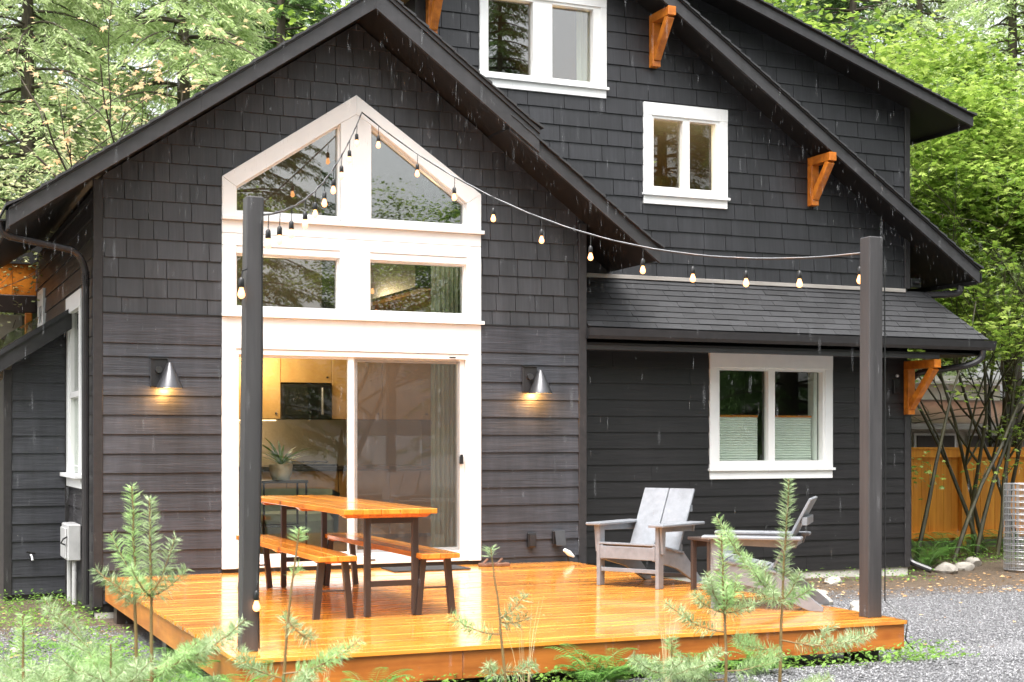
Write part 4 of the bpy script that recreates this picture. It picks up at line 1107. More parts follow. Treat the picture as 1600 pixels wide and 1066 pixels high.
def unit(a): return a/(np.linalg.norm(a, axis=-1, keepdims=True)+1e-9)

def needle_twig(P, seed, ln=.028, step=.0022, w=.0032, spread=1.0):
    """needles along a polyline P (list of Vectors); returns arrays"""
    r = np.random.default_rng(seed); P = np.array([tuple(p) for p in P]); seg = np.linalg.norm(np.diff(P, axis=0), axis=1); L = seg.sum()
    n = max(8, int(L/step)); t = np.sort(r.uniform(0, L, n)); cum = np.concatenate([[0], np.cumsum(seg)])
    C = np.stack([np.interp(t, cum, P[:, k]) for k in range(3)], 1)
    k = np.clip(np.searchsorted(cum, t)-1, 0, len(seg)-1); T = unit(np.diff(P, axis=0))[k]
    a = r.uniform(0, 6.283, n); ref = np.where(np.abs(T[:, 2:3]) < .9, np.array([[0, 0, 1.]]), np.array([[1., 0, 0]]))
    U = unit(np.cross(T, ref)); W = np.cross(T, U)
    rd_ = U*np.cos(a)[:, None]+W*np.sin(a)[:, None]
    D = unit(rd_*spread+T*r.uniform(.05, .60, (n, 1))+np.array([0, 0, .10]))
    frac = t/L; ll = ln*(.75+.5*r.random(n))*(1-.35*frac**6)
    N = unit(np.cross(D, r.normal(size=(n, 3))))
    return leafcards(C, D, N, ll, w)
def merge_np(lst):
    V, F, n = [], [], 0
    for v, f in lst: V.append(v); F.append(f+n); n += len(v)
    return np.concatenate(V), np.concatenate(F)

CR = Vector((.9185, -.3954, 0)); CF = Vector((.3954, .9185, 0))
def fir_sapling(x, y, h, label, seed, branches, lean_=(0, 0), topshoot=.28, nl=.060, dens=.95):
    """branches: list of (height fraction, sideways, away, rise, side twigs)"""
    r = random.Random(seed); z0 = float(gz(x, y))-.02
    t = thing('fir_sapling', label, 'sapling', (x, y, z0), group='young fir trees in front of the deck')
    axis = lambda f: Vector((x, y, z0+h*f))+CR*lean_[0]*f*f+CF*lean_[1]*f*f
    P = [axis(i/12)+Vector((r.uniform(-.003, .003), r.uniform(-.003, .003), 0)) for i in range(13)]
    obj('stem', tube(P, [.010*(1-.72*i/12)+.001 for i in range(13)], 8), M['stem'], t, smooth=True)
    f0 = 1-topshoot/h
    Q = [axis(f0+(1-f0)*i/6) for i in range(7)]
    V, F = needle_twig(Q, seed, nl, .0011/dens, .0046)
    link('leader', npmesh('leader', V-np.array(Q[0]), F, M['fir_tip' if seed % 2 else 'fir']), t, Q[0])
    for k, (f, dx, dy, dz, side) in enumerate(branches):
        o = axis(f); end = CR*dx+CF*dy+Vector((0, 0, dz)); l = end.length
        side_v = end.cross(Vector((0, 0, 1))).normalized() if abs(end.z) < l*.93 else CR
        pts = [o+end*(i/7)+Vector((0, 0, -.10*l*math.sin(math.pi*i/7)))+side_v*r.uniform(-.006, .006) for i in range(8)]
        bark = [tube(pts, [.0042*(1-.75*i/7)+.0006 for i in range(8)], 5)]
        st_ = 1 if l > .2 else 0
        parts = [needle_twig(pts[st_:], seed*97+k, nl, .0013/dens, .0044)]
        for j in range(side):
            q = .22+.62*(j+.5)/max(1, side); sg = 1 if j % 2 else -1
            bp = Vector([float(np.interp(q*7, range(8), [p[c] for p in pts])) for c in range(3)])
            dv = (end.normalized()*.75+side_v*sg*.8+Vector((0, 0, r.uniform(-.1, .3)))).normalized(); sl = l*(1-q)*.6+.05
            tp = [bp+dv*sl*i/4+Vector((0, 0, .02*(i/4)**2)) for i in range(5)]
            bark.append(tube(tp, [.002*(1-.7*i/4)+.0004 for i in range(5)], 4))
            parts.append(needle_twig(tp, seed*97+50*k+j+7, nl*.85, .0015/dens, .0042))
        V, F = merge_np(parts); oo = np.array(o)
        br = link('branch', npmesh('branch', V-oo, F, M['fir' if (k+seed) % 3 else 'fir_tip']), t, o)
        obj('twig', join(*bark), M['stem'], br, smooth=True)
    return t
def rb(seed, f, n, L, up, side=3):
    r = random.Random(seed); out = []
    for i in range(n):
        a = i*6.283/n+r.uniform(-.4, .4); l = L*r.uniform(.75, 1.15)
        out.append((f+r.uniform(-.02, .02), l*math.cos(a), l*math.sin(a), l*(up+r.uniform(-.15, .15)), side))
    return out
fir_sapling(1.075, 6.8, 1.33, 'tall fir sapling at the left, left one of the twin leaders', 1,
            [(.60, -.12, .05, .10, 0), (.36, -.42, .0, .34, 3), (.33, .30, -.1, .20, 4), (.30, -.2, .2, .1, 3), (.24, .36, .1, .12, 4)]+rb(1, .12, 6, .42, .25, 4), (-.02, 0), .36)
fir_sapling(1.13, 6.72, 1.28, 'second fir sapling at the left with a whorl of raised branches', 2,
            [(.655, -.25, .0, .12, 0), (.655, -.20, .06, .28, 0), (.655, .12, -.05, .27, 0), (.655, .15, .05, .12, 0), (.655, -.06, -.12, .14, 0),
             (.40, .42, .0, .22, 4), (.38, .24, .12, .12, 3), (.36, -.25, -.1, .10, 3)]+rb(2, .18, 6, .40, .3, 4), (-.01, .0), .36)
fir_sapling(1.74, 6.8, 1.14, 'sparse fir sapling in front of the left post', 3,
            [(.80, .02, .05, .05, 0), (.62, .12, .0, -.10, 1), (.60, -.02, .1, .04, 0), (.40, .36, .0, .16, 3), (.38, -.26, .05, .14, 2), (.36, .16, -.1, .05, 2), (.2, -.3, .0, .06, 3), (.2, .22, .1, .03, 3)], (.09, .0), .07)
fir_sapling(2.90, 6.8, 1.03, 'thin sparse fir sapling in front of the middle of the deck', 4,
            [(.66, .13, .0, .12, 0), (.64, .15, .06, .02, 0), (.58, -.26, .0, .10, 1), (.40, .16, .05, .03, 1), (.38, -.10, -.05, .05, 1), (.24, .32, .0, .02, 4), (.22, -.36, .0, .04, 4), (.15, .2, -.1, .0, 3)], (-.085, .0), .05)
fir_sapling(4.18, 6.8, 1.04, 'short fir sapling with dense whorl, left of the tallest one', 5,
            [(.60, -.10, .0, .22, 1), (.60, .08, .05, .20, 1), (.60, -.17, .05, .10, 1), (.60, .16, .0, .06, 2), (.60, .0, -.1, .16, 1), (.60, -.05, .12, .18, 1), (.50, -.32, .0, .16, 1), (.30, .3, .0, .10, 3), (.26, -.3, -.05, .06, 4), (.16, .2, .1, .05, 3)], (-.03, 0), .36)
fir_sapling(4.52, 6.8, 1.33, 'tallest fir sapling in front of the side-on grey chair', 6,
            [(.50, -.36, .0, .46, 3), (.50, -.12, .06, .20, 2), (.50, .10, .0, .16, 1), (.50, .15, .08, .05, 2), (.50, -.14, -.08, .06, 2), (.34, .52, .0, .05, 4), (.30, -.24, .1, .06, 4), (.14, .25, -.1, .08, 3)], (.05, 0), .56)
fir_sapling(.62, 7.2, .72, 'bushy low fir sapling at the far left', 9, rb(9, .5, 6, .36, .4, 4)+rb(19, .22, 7, .44, .25, 5), (0, 0), .2)
fir_sapling(1.35, 6.1, .52, 'low fir sapling at the bottom left edge of the picture', 10, rb(10, .55, 6, .30, .35, 4)+rb(20, .25, 7, .34, .2, 4), (0, 0), .12)
fir_sapling(2.15, 6.2, .46, 'low fir sapling below the near left corner of the deck', 12, rb(12, .55, 6, .26, .35, 3)+rb(22, .25, 6, .3, .2, 4), (0, 0), .1)
fir_sapling(3.9, 6.9, .50, 'low bushy fir sapling between the two right hand saplings', 13, rb(13, .6, 5, .26, .4, 3)+rb(23, .3, 6, .3, .25, 4), (0, 0), .1)

fir_sapling(.92, 6.5, .66, 'pale spreading fir sapling in the bottom left corner', 31, rb(31, .7, 5, .24, .6, 2)+rb(32, .45, 6, .36, .35, 4)+rb(33, .2, 7, .42, .2, 4), (0, 0), .18)
fir_sapling(3.35, 6.6, .34, 'very low fir sapling under the middle of the deck front', 36, rb(36, .5, 6, .26, .3, 3), (0, 0), .08)
# --- ferns
def fern_proto():
    t = thing('fern', 'x', 'fern', (0, 0, 0), local=True, group='ferns round the deck')
    r = random.Random(5)
    for i in range(13):
        a = i*2.4+r.uniform(-.2, .2); L = r.uniform(.34, .5); e = r.uniform(.7, 1.25)
        C, D, N, LL = [], [], [], []; pts = []
        for k in range(25):
            s = k/24; ang = e-1.5*s*s
            if k == 0: p = Vector((0, 0, 0))
            else: p = pts[-1]+Vector((math.cos(a)*math.cos(ang), math.sin(a)*math.cos(ang), math.sin(ang)))*(L/24)
            pts.append(p)
            if k > 3:
                for sg in (-1, 1):
                    C.append(tuple(p)); dv = Vector((-math.sin(a)*sg, math.cos(a)*sg, -.1))+Vector((math.cos(a), math.sin(a), 0))*.35
                    D.append(tuple(dv.normalized())); N.append((0, 0, 1)); LL.append(.085*math.sin(math.pi*min(1, (s*1.02)))**.7+.01)
        LL = np.array(LL)
        V, F = leafcards(C, D, N, LL, .016, .1)
        fo = link('frond', npmesh('frond', V, F, M['fern']), t)
        obj('stalk', tube(pts[::4], .002, 4), M['fern'], fo)
    return t
fp = fern_proto()
fspots = [(4.05, 8.15, .0, .95, 'sword fern against the front of the deck, left of the dry grass'), (4.25, 8.25, 1.1, .8, 'sword fern close beside the first under the deck edge'),
          (4.75, 8.1, 2, .8, 'fern at the deck edge behind the short fir sapling'), (1.15, 8.9, .5, 1.0, 'fern by the left side of the deck'), (1.5, 9.6, 1.7, 1.0, 'fern against the left rim of the deck'),
          (.75, 8.2, 2.2, .95, 'fern at the far left foreground'), (1.55, 8.1, 3, .9, 'fern at the near left deck corner'), (5.3, 8.2, .3, .7, 'low fern right of the tallest sapling'),
          (.35, 9.4, 1.2, 1.0, 'fern beside the left gravel'), (1.35, 10.8, .9, .9, 'fern further back by the left deck rim'),
          (13.0, 16.0, .2, 1.3, 'dark fern at the foot of the maple stems'), (13.8, 16.6, 1.2, 1.4, 'fern in front of the orange fence'), (14.6, 17.0, 2.2, 1.3, 'fern at the right foot of the fence'),
          (12.5, 15.4, 2.9, 1.1, 'fern just right of the house corner'), (15.6, 17.4, .7, 1.3, 'fern by the far right of the fence'),
          (1.75, 7.9, .7, 1.2, 'large fern under the sapling by the near left deck corner'), (1.25, 7.7, 2.7, 1.15, 'large fern in the bottom left foreground between the saplings'), (.95, 9.6, 4.7, 1.1, 'fern on the edge of the left gravel'), (2.6, 8.1, 3.7, .8, 'fern below the deck front near the left post'), (1.6, 9.0, 5.2, 1.2, 'broad fern hiding the left rim near its front end')]
for i, (x, y, a, s, lb) in enumerate(fspots):
    o = fp if i == 0 else copy_tree(fp)
    o.location = (x, y, float(gz(x, y))); o.rotation_euler = (0, 0, a); o.scale = (s, s, s); o['label'] = lb

# --- weeds, fallen leaves, dry grass
def scatter_leaves(name, regs, mat, size, label, cat, up=.3, zmax=.1):
    Cs = []
    for x0, x1, y0, y1, n in regs:
        p = rng.uniform((x0, y0), (x1, y1), (n, 2)); Cs.append(p)
    P = np.concatenate(Cs); n = len(P)
    keep = ~((P[:, 0] > 1.9) & (P[:, 0] < 6.8) & (P[:, 1] > 8.56)); P = P[keep]; n = len(P)
    a = rng.uniform(0, 6.28, n); D = unit(np.stack([np.cos(a), np.sin(a), rng.uniform(-.1, up, n)], 1)); N = unit(np.stack([rng.normal(0, .25, n), rng.normal(0, .25, n), np.ones(n)], 1))
    z = gz(P[:, 0], P[:, 1])+.012+rng.random(n)**2*zmax
    s = rng.uniform(*size, n)
    V, F = leafcards(np.stack([P[:, 0], P[:, 1], z], 1), D, N, s, s*.6, .15)
    o = link(name, npmesh(name, V, F, mat)); tag(o, label, cat, kind='stuff'); return o
scatter_leaves('ground_cover', [(2.0, 6.8, 8.2, 8.56, 1500), (6.6, 7.2, 8.3, 9.2, 500), (.3, 1.9, 8.0, 12.5, 5200), (-.6, 1.9, 13.0, 16.0, 3200), (7.0, 11.5, 13.9, 14.7, 900), (12, 18, 15.5, 18, 5000), (.2, 2.2, 6.6, 8.6, 4500)],
               M['weed'], (.02, .05), 'low green weeds growing along the deck and house', 'weeds', .8, .12)
scatter_leaves('fallen_leaves', [(6.9, 12.5, 8.5, 14.6, 130), (9.0, 13.5, 12.6, 14.7, 500), (-.5, 1.9, 11, 16, 260)], M['litter'], (.025, .07), 'fallen tan and orange leaves on the gravel', 'leaves', .1, .004)
def deck_leaves():
    n = 46; P = rng.uniform((2.1, 8.7), (6.6, 14.0), (n, 2)); a = rng.uniform(0, 6.28, n)
    D = unit(np.stack([np.cos(a), np.sin(a), rng.uniform(0, .15, n)], 1)); N = unit(np.stack([rng.normal(0, .1, n), rng.normal(0, .1, n), np.ones(n)], 1))
    V, F = leafcards(np.stack([P[:, 0], P[:, 1], np.full(n, .385)], 1), D, N, rng.uniform(.012, .04, n), .016, .1)
    tag(link('deck_litter', npmesh('deck_litter', V, F, M['litter'])), 'needles and small leaves fallen on the wet deck', 'leaves', kind='stuff')
deck_leaves()
def drygrass(x, y, label, n=14, h=.5, seed=1):
    r = random.Random(seed); parts = []
    for i in range(n):
        a = r.uniform(0, 6.28); L = h*r.uniform(.6, 1.1); sp = r.uniform(.02, .25)
        parts.append(tube([(x+math.cos(a)*sp*L*s*s+math.cos(a)*.02, y+math.sin(a)*sp*L*s*s+math.sin(a)*.02, float(gz(x, y))+L*s) for s in (0, .35, .7, 1)], [.002, .0017, .0013, .0006], 4))
    tag(obj('dry_grass', join(*parts), M['straw'], None, origin=(x, y, float(gz(x, y)))), label, 'grass')
drygrass(4.32, 7.7, 'tuft of dry tan grass stalks right of the ferns', 16, .5, 1)
drygrass(3.35, 7.6, 'thin dark seed stalks in front of the deck middle', 8, .62, 2)
drygrass(2.1, 7.4, 'thin seed stalks under the near left deck corner', 8, .45, 3)

# --- rocks
def rock(x, y, s, label, seed, sq=(1, 1, .6)):
    r = random.Random(seed); bm = bmesh.new(); bmesh.ops.create_icosphere(bm, subdivisions=2, radius=1)
    dirs = [Vector((r.gauss(0, 1), r.gauss(0, 1), r.gauss(0, 1))).normalized() for _ in range(9)]
    for v in bm.verts:
        for d in dirs:
            k = v.co.dot(d)
            if k > .72: v.co -= d*(k-.72)
        v.co = Vector((v.co.x*sq[0], v.co.y*sq[1], v.co.z*sq[2]))*s
    me = bpy.data.meshes.new('rock'); bm.to_mesh(me); bm.free()
    o = link('rock', me, None, (x, y, float(gz(x, y))+s*sq[2]*.35), M['rock']); tag(o, label, 'rock', 'rocks by the deck and house'); o.rotation_euler = (0, 0, r.random()*6)
rocks = [(8.75, 12.55, .23, 'large pale rock behind the right edge of the deck'), (8.80, 11.85, .15, 'angular pale rock left of the right post'), (8.62, 11.6, .12, 'smaller rounded rock beside the angular one'),
         (8.75, 12.6, .10, 'flat light rock lying on the bare soil'), (10.1, 14.1, .11, 'flat stone near the foundation'), (12.45, 15.0, .18, 'grey rock at the house corner by the ferns'),
         (12.9, 15.2, .15, 'grey rock right of the house corner'), (13.4, 15.6, .16, 'mossy rock under the maple stems'), (9.3, 13.2, .09, 'small tan rock on the soil strip'), (.55, 12.6, .09, 'small stone at the left by the gravel'), (1.0, 12.1, .07, 'little stone near the left weeds')]
for i, (x, y, s, lb) in enumerate(rocks): rock(x, y, s, lb, i+20, (1.2, .9, .55))

# ================================================================== FENCE, WIRE ROLL, NEIGHBOUR BUILDING
fn = thing('fence', 'tall orange stained board fence at the right', 'fence', (16, 18.5, 0))
x = 13.3; rf_ = random.Random(3)
while x < 20.5:
    w = .145; obj('fence_board', box(x, x+w-.006, 18.5+rf_.uniform(0, .006), 18.522, .10, 1.42+rf_.uniform(-.004, .004)), M['fence'], fn)
    x += w
for z0_, z1_ in ((1.40, 1.52), (.14, .24)): obj('rail', box(13.3, 20.5, 18.44, 18.498, z0_, z1_), M['fence'], fn, .003)
obj('cap_rail', box(13.25, 20.55, 18.42, 18.56, 1.52, 1.56), M['fence'], fn, .004)
for x in (13.3, 15.6, 17.9, 20.2): obj('post', box(x, x+.09, 18.40, 18.49, 0, 1.60), M['fence'], fn, .004)
wr = thing('wire_roll', 'upright roll of galvanised wire mesh at the right edge', 'wire roll', (13.42, 14.7, 0))
for k in range(15):
    z = .02+k*.078; rr = .22
    obj('hoop', tube([(13.42+(rr-.002*i/4)*math.cos(i*6.283/24), 14.7+(rr-.002*i/4)*math.sin(i*6.283/24), z+.002*math.sin(i)) for i in range(73)], .0045, 4, False), M['zinc'], wr)
for k in range(80):
    a = k*6.283/80; rr = (.22, .205, .19, .17)[k % 4]
    obj('wire', tube([(13.42+rr*math.cos(a), 14.7+rr*math.sin(a), .02), (13.42+rr*math.cos(a+.01), 14.7+rr*math.sin(a+.01), 1.12)], .003, 4), M['zinc'], wr)
nb2 = thing('neighbour_shed', 'low grey outbuilding with brown roof beyond the orange fence', 'shed', (21, 25, 0))
obj('wall', box(18.6, 24, 25, 29, 0, 1.93), M['concrete'], nb2)
obj('roof', prism([(24.4, 1.98), (27.0, 2.55), (27.0, 2.60), (24.4, 2.03)], 18.3, 24.4, 'x'), M['leather'], nb2)
obj('fascia', box(18.3, 24.4, 24.36, 24.4, 1.90, 2.02), M['flash'], nb2)
for x in (19.9, 21.3, 22.6):
    w_ = obj('window', box(x, x+1.1, 24.95, 24.99, 1.35, 1.82), M['white'], nb2)
    obj('pane', box(x+.06, x+1.04, 24.93, 24.95, 1.40, 1.77), M['int_dark'], w_)
obj('upper_wall', box(19.6, 24, 27.0, 27.1, 2.55, 2.95), M['ceramic'], nb2)
obj('upper_roof', prism([(26.6, 2.95), (29, 3.2), (29, 3.26), (26.6, 3.01)], 19.2, 24.4, 'x'), M['flash'], nb2)

# ================================================================== TREES
def grow(base, dirn, L, r0, depth, rnd, segs, gravity=.0, tips=None, nch=3, spread=.7, up=.25):
    n = 6; p = Vector(base); d = Vector(dirn).normalized(); pts = [p.copy()]; rad = [r0]
    for i in range(n):
        d = (d+Vector((rnd.gauss(0, .10), rnd.gauss(0, .10), rnd.gauss(0, .06)+gravity))).normalized()
        p = p+d*(L/n); pts.append(p.copy()); rad.append(r0*(1-.6*(i+1)/n))
        if depth <= 1 and tips is not None and i > 1: tips.append((p.copy(), d.copy()))
    segs.append(tube(pts, rad, 7 if depth > 2 else 5 if depth > 1 else 4, False))
    if depth > 0:
        for k in range(nch):
            j = rnd.randint(2, n); bd = (d+Vector((rnd.gauss(0, spread), rnd.gauss(0, spread), rnd.gauss(up*.5, .3)))).normalized()
            grow(pts[j], bd, L*rnd.uniform(.5, .75), rad[j]*.7, depth-1, rnd, segs, gravity, tips, nch, spread, up)

def broadleaf_mesh(seed, h, spread, nleaf, lsize, matleaf, barkm, stems=1, star=False, flat=True, first=.0, stemr=.06, wide=.3, clump=.28, rmax=99):
    rnd = random.Random(seed); r = np.random.default_rng(seed); segs, tips = [], []
    for s in range(stems):
        a = rnd.uniform(0, 6.28); ln_ = wide*(s > 0)+.1
        grow((rnd.uniform(-.2, .2), rnd.uniform(-.2, .2), 0), (math.cos(a)*ln_, math.sin(a)*ln_, 1), h*.62, stemr, 3, rnd, segs, .0, tips, 4, spread, .25)
    T = np.array([tuple(t[0]) for t in tips]); Dd = np.array([tuple(t[1]) for t in tips])
    ok = (T[:, 2] > first) & (np.hypot(T[:, 0], T[:, 1]) < rmax); T, Dd = T[ok], Dd[ok]
    idx = r.integers(0, len(T), nleaf)
    C = T[idx]+r.normal(0, clump, (nleaf, 3))*np.array([1, 1, .35 if flat else .9])
    a = r.uniform(0, 6.28, nleaf); D = unit(np.stack([np.cos(a), np.sin(a), r.uniform(-.5, .15, nleaf)], 1))
    N = unit(np.stack([r.normal(0, .35, nleaf), r.normal(0, .35, nleaf), np.ones(nleaf)], 1))
    V, F = leafcards(C, D, N, r.uniform(.5, 1.4, nleaf)*lsize, r.uniform(.6, .95, nleaf)*lsize, .12, star)
    cr = npmesh('crown', V, F, matleaf)
    v, f = join(*segs); tm = bpy.data.meshes.new('trunk'); tm.from_pydata(v, [], f); tm.materials.append(barkm); tm.shade_smooth()
    return tm, cr
def conifer_mesh(seed, H, Rb, matleaf, first=1.2, dens=1.0, droop=.35, hang=.22):
    r = np.random.default_rng(seed); rnd = random.Random(seed)
    segs = [tube([(0, 0, H*i/10) for i in range(11)], [.22*(1-i/10.5)+.01 for i in range(11)], 10, False)]
    Cs, Ds, Ns, Ls, Ws = [], [], [], [], []
    z = first
    while z < H-.2:
        nb_ = 5; L = Rb*(1-(z/H))**.75+.15
        for b in range(nb_):
            a = rnd.uniform(0, 6.28); l = L*rnd.uniform(.65, 1.1); u = rnd.uniform(-.05, .3)
            k = 9; s = np.linspace(0, 1, k)
            px_ = np.cos(a)*l*s; py_ = np.sin(a)*l*s; pz_ = z+l*(u*s-droop*s*s)
            segs.append(tube(list(zip(px_, py_, pz_)), [.028*(1-.85*t) for t in s], 4, False))
            nt = int(l/.085*dens*2)
            ts = r.uniform(.12, 1, nt)
            bx, by, bz = np.interp(ts, s, px_), np.interp(ts, s, py_), np.interp(ts, s, pz_)
            tl = .62*(1-ts)*l*.35+.22
            aa = a+np.where(r.random(nt) < .5, 1, -1)*r.uniform(.5, 1.2, nt)
            m = 9
            q = np.linspace(.08, 1, m)[None]*tl[:, None]
            X_ = bx[:, None]+np.cos(aa)[:, None]*q; Y_ = by[:, None]+np.sin(aa)[:, None]*q
            Z_ = bz[:, None]-hang*2.2*q-r.random((nt, 1))*.03
            C = np.stack([X_, Y_, Z_], -1).reshape(-1, 3); n = len(C)
            C = C+r.normal(0, .02, (n, 3))
            da = np.repeat(aa, m)+r.normal(0, .9, n)
            D = unit(np.stack([np.cos(da), np.sin(da), r.uniform(-1.1, -.1, n)], 1))
            Cs.append(C); Ds.append(D); Ns.append(unit(r.normal(0, 1, (n, 3))+np.array([0, 0, .8])))
            Ls.append(r.uniform(.09, .19, n)); Ws.append(r.uniform(.018, .035, n))
        z += .30*(1 if z < H*.6 else .8)
    V, F = leafcards(np.concatenate(Cs), np.concatenate(Ds), np.concatenate(Ns), np.concatenate(Ls), np.concatenate(Ws), .1)
    cr = npmesh('crown', V, F, matleaf)
    v, f = join(*segs); tm = bpy.data.meshes.new('trunk'); tm.from_pydata(v, [], f); tm.materials.append(M['bark']); tm.shade_smooth()
    print('conifer tris', len(F)); return tm, cr
con3 = conifer_mesh(15, 14, 3.0, M['conifer_pale'], 4.4, dens=.9, droop=.5, hang=.4)
def tree(kind, meshes, x, y, s, a, label, cat, group=None, zs=None):
    t = thing(kind, label, cat, (x, y, float(gz(x, y))-.05), a, group, local=True)
    t.scale = (s, s, zs or s)
    for nme, me in zip(('trunk', 'crown'), meshes): link(nme, me, t)
    return t
con1 = conifer_mesh(3, 15, 3.4, M['conifer'], 1.0)
con2 = conifer_mesh(8, 14, 3.8, M['conifer_pale'], 1.6, dens=.9, droop=.5, hang=.35)
map1 = broadleaf_mesh(21, 6.8, .75, 15000, .145, M['maple'], M['stem_dark'], stems=3, star=True, stemr=.035, wide=.22, clump=.34, first=2.9, rmax=1.9)
map2 = broadleaf_mesh(22, 9, .8, 22000, .13, M['maple'], M['bark'], stems=2, stemr=.12, clump=.42, first=2.6)
shr = broadleaf_mesh(23, 7, .85, 42000, .085, M['shrub'], M['bark'], stems=4, stemr=.07, wide=.5, clump=.32, flat=False)
ora = broadleaf_mesh(24, 8, .7, 900, .13, M['orange'], M['bark'], stems=2, star=True, stemr=.08, clump=.22)

GL = 'forest trees behind the house on the left'; GR = 'forest trees behind the house on the right'
# left background
tree('shrub_tree', shr, -1.3, 22.6, .86, .3, 'pale yellow green leafy tree behind the left eave', 'tree')
tree('shrub_tree', shr, .9, 23.8, .80, 2.1, 'pale leafy tree just above the middle of the left roof slope', 'tree')
tree('maple_tree', ora, 3.0, 23.0, 1.0, .8, 'maple with peach and orange autumn leaves above the left roof slope', 'tree')
tree('maple_tree', ora, 4.6, 24.2, 1.1, 2.9, 'maple with a few orange leaves near the roof peak', 'tree')
LBL = {(-1.0, 26.5): 'nearest pale conifer above the low left end of the roof slope', (2.4, 27): 'pale conifer rising above the middle of the left roof slope', (5.2, 27.5): 'pale conifer just left of the front gable peak',
       (15.5, 25.5): 'conifer behind the dormer eave on the right', (26.5, 33): 'pale drooping conifer at the top right corner'}
L = [(con2, -1.0, 26.5, 1.0, .2), (con2, 2.4, 27, 1.0, 1.4), (con2, 5.2, 27.5, 1.05, 2.4), (con2, 3.0, 34, 1.2, .7), (con1, 8.2, 32, 1.1, 3.6), (con2, -.6, 36, 1.3, 4.3), (con2, -4.2, 35, 1.2, 5.2), (con2, 8.6, 36, 1.2, 2.2), (con1, 5.5, 42, 1.5, 3.3), (con1, 10.5, 44, 1.5, .9)]
for m_, x, y, s, a in L: tree('conifer', m_, x, y, s, a, LBL.get((x, y), 'tall drooping conifer in the forest beyond the left roof'), 'tree', GL)
# right background
tree('vine_maple', map1, 15.1, 17.4, 1.0, 1.6, 'many stemmed vine maple growing beside the right house corner', 'tree')
tree('vine_maple', map1, 15.9, 17.6, 1.05, 2.3, 'vine maple with arching stems in front of the orange fence', 'tree')
tree('vine_maple', map1, 17.6, 20.2, 1.2, 4.1, 'vine maple behind the orange fence', 'tree')
for x, y, s, a, lb in ((14.5, 21.5, 1.0, .4, 'bright green leafy tree right behind the skirt roof end'), (17.5, 23.5, 1.1, 1.8, 'bright green leafy tree beyond the fence'), (13.0, 25, 1.15, 3.0, 'bright green leafy tree above the dormer roof'), (22.5, 29.5, 1.2, 5.0, 'bright green leafy tree at the far right')):
    tree('leafy_tree', map2, x, y, s, a, lb, 'tree')
Rr_ = [(con1, 15.5, 25.5, 1.0, .5), (con2, 26.5, 33, 1.3, 1.9), (con1, 20, 36, 1.2, 2.9), (con2, 16, 33, 1.3, .3), (con1, 25, 34, 1.3, 4.1), (con1, 19, 38, 1.4, 1.2), (con2, 13, 34, 1.2, 5.5), (con1, 29, 42, 1.5, 2.6), (con1, 23, 44, 1.5, 3.9)]
for m_, x, y, s, a in Rr_: tree('conifer', m_, x, y, s, a, LBL.get((x, y), 'tall drooping conifer in the forest beyond the right eave'), 'tree', GR)
tree('conifer', con3, 20.4, 22.6, 1.0, 1.0, 'conifer with hanging pale branches at the upper right edge', 'tree')
# the forest on the other side of the drive (mirrored in the window glass)
rt = random.Random(9)
for i in range(15):
    x = -26+i*3.6+rt.uniform(-1, 1); y = -13-rt.uniform(0, 6)
    if -4.5 < x < -.5 or 13.5 < x < 22.5: continue
    tree('conifer', con1 if i % 3 else con2, x, y, rt.uniform(1.35, 1.8), rt.uniform(0, 6), 'dark conifer across the drive, mirrored in the windows', 'tree', 'forest across the drive')
tree('conifer', con1, 18.6, -14.5, 1.22, .8, 'lone conifer across the drive mirrored in the upper double window', 'tree')
for i in range(7):
    x = -16+i*5.6; tree('leafy_tree', map2, x, -10-rt.uniform(0, 2), .9, rt.uniform(0, 6), 'leafy tree across the drive, mirrored in the windows', 'tree', 'leafy trees across the drive')
for i in range(4):  # out of frame, added to darken the right side of the scene
    tree('conifer', con1, (20, 21, 22, 24)[i], (0, 5.5, 10.5, 15)[i], rt.uniform(1.0, 1.25), rt.uniform(0, 6), 'unseen conifer added to block sky light from the right', 'tree', 'unseen trees added right of the drive')

# slender bare stems by the corner (dark, wet)
def stems():
    t = thing('sapling_clump', 'clump of slender dark stems leaning by the right house corner', 'tree', (12.9, 16.0, 0))
    r = random.Random(2); C = []
    for bx, a, h in ((12.75, .15, 3.0), (12.9, .42, 3.6), (13.5, .85, 4.2), (14.1, .55, 4.6), (14.5, .2, 4.4)):
        b = Vector((bx, 16.0+r.uniform(-.2, .6), 0))
        P = [b+Vector((a*h*.75*(s**1.15), .1*s, h*s)) for s in [k/8 for k in range(9)]]
        P = [p+Vector((r.uniform(-.04, .04), 0, 0)) for p in P]
        obj('stem', tube(P, [.034*(1-.7*k/8) for k in range(9)], 6), M['stem_dark'], t, smooth=True)
        for q in range(4):
            p = P[r.randint(2, 7)]; d = Vector((r.uniform(-.5, .9), r.uniform(-.5, .3), r.uniform(.2, .8)))
            obj('twig', tube([p, p+d*.3, p+d*.6+Vector((0, 0, -.03))], [.009, .006, .003], 4), M['stem_dark'], t, smooth=True)
            for _ in range(34): C.append(tuple(p+d*r.uniform(.1, .7)+Vector((r.gauss(0, .13), r.gauss(0, .13), r.gauss(0, .06)))))
    C = np.array(C); n = len(C); a = rng.uniform(0, 6.28, n)
    D = unit(np.stack([np.cos(a), np.sin(a), rng.uniform(-.5, .1, n)], 1)); N = unit(np.stack([rng.normal(0, .35, n), rng.normal(-.25, .35, n), np.ones(n)], 1))
    V, F = leafcards(C, D, N, rng.uniform(.06, .13, n), .08, .1, True)
    o = np.array((12.9, 16.0, 0)); link('foliage', npmesh('foliage', V-o, F, M['maple']), t, o)
stems()

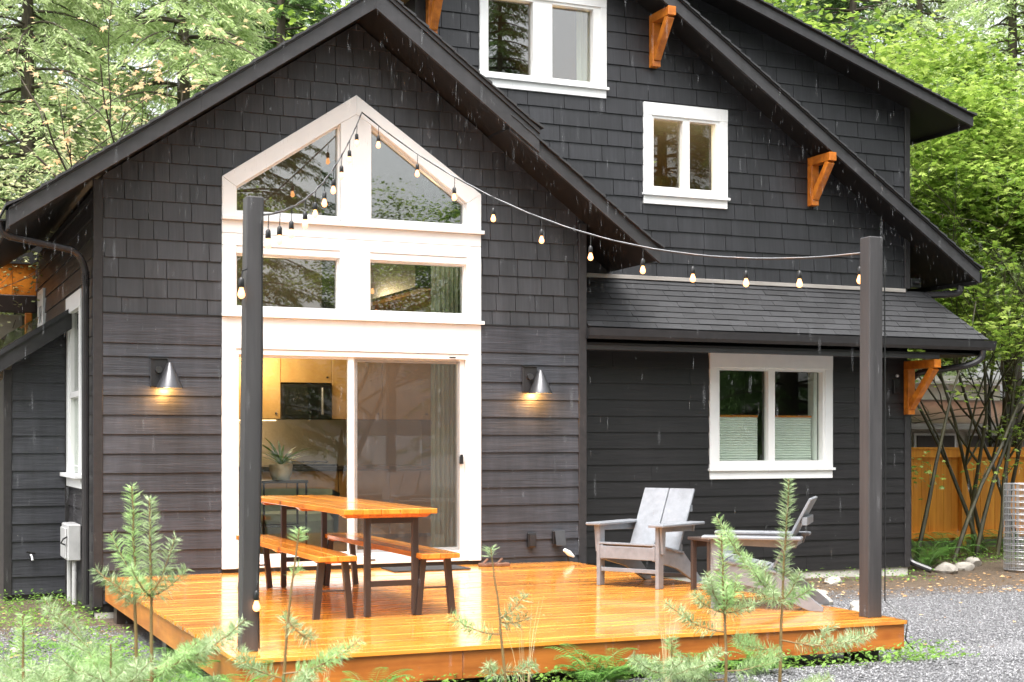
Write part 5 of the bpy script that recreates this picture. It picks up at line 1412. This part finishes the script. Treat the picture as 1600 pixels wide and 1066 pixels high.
# ================================================================== RAIN
def rain():
    n = 1100; r = np.random.default_rng(3)
    d = r.uniform(3.5, 14.2, n); u = r.uniform(-.40, .40, n); v = r.uniform(-.16, .32, n)
    s, c = math.sin(R(23.29)), math.cos(R(23.29))
    X_ = d*s+u*d*c; Y_ = d*c-u*d*s; Z_ = 1.66+v*d
    # drips off the roof edges
    m = 420; t = r.uniform(0, 1, m); left = r.random(m) < .5
    xr = np.where(left, 1.05+3.36*t, 4.41+3.1*t); zr = np.where(left, 3.55+.684*3.36*t, 5.84-.725*3.1*t)
    X2 = xr; Y2 = 13.56+r.normal(0, .02, m); Z2 = zr-r.uniform(0, .9, m)
    m3 = 200; t3 = r.uniform(0, 1, m3); X3 = 8.0+4.4*t3; Z3 = 6.556-.667*4.4*t3-r.uniform(0, .8, m3); Y3 = np.full(m3, 14.33)
    X_, Y_, Z_ = np.concatenate([X_, X2, X3]), np.concatenate([Y_, Y2, Y3]), np.concatenate([Z_, Z2, Z3])
    n = len(X_); L = r.uniform(.015, .09, n)*np.concatenate([np.ones(n-m-m3), np.full(m+m3, 1.1)]); w = r.uniform(.0006, .0013, n)
    keep = Z_ > .3; X_, Y_, Z_, L, w = X_[keep], Y_[keep], Z_[keep], L[keep], w[keep]; n = len(X_)
    base = np.array([(0, 0, .5), (1, 0, 0), (-.5, .866, 0), (-.5, -.866, 0), (0, 0, -.5)])
    V = np.stack([X_, Y_, Z_], -1)[:, None]+base[None]*np.stack([w, w, L], -1)[:, None]
    f = np.array([(0, 1, 2), (0, 2, 3), (0, 3, 1), (4, 2, 1), (4, 3, 2), (4, 1, 3)])
    F = (np.arange(n)[:, None, None]*5+f[None]).reshape(-1, 3)
    m_, nt, b, out = nm('rain_water'); b.inputs['Base Color'].default_value = (.9, .92, .95, 1); b.inputs['Roughness'].default_value = .1
    b.inputs['Alpha'].default_value = .11
    o = link('rain', npmesh('rain', V.reshape(-1, 3), F, m_)); tag(o, 'fine falling raindrops in front of the house', 'rain', kind='stuff')
rain()
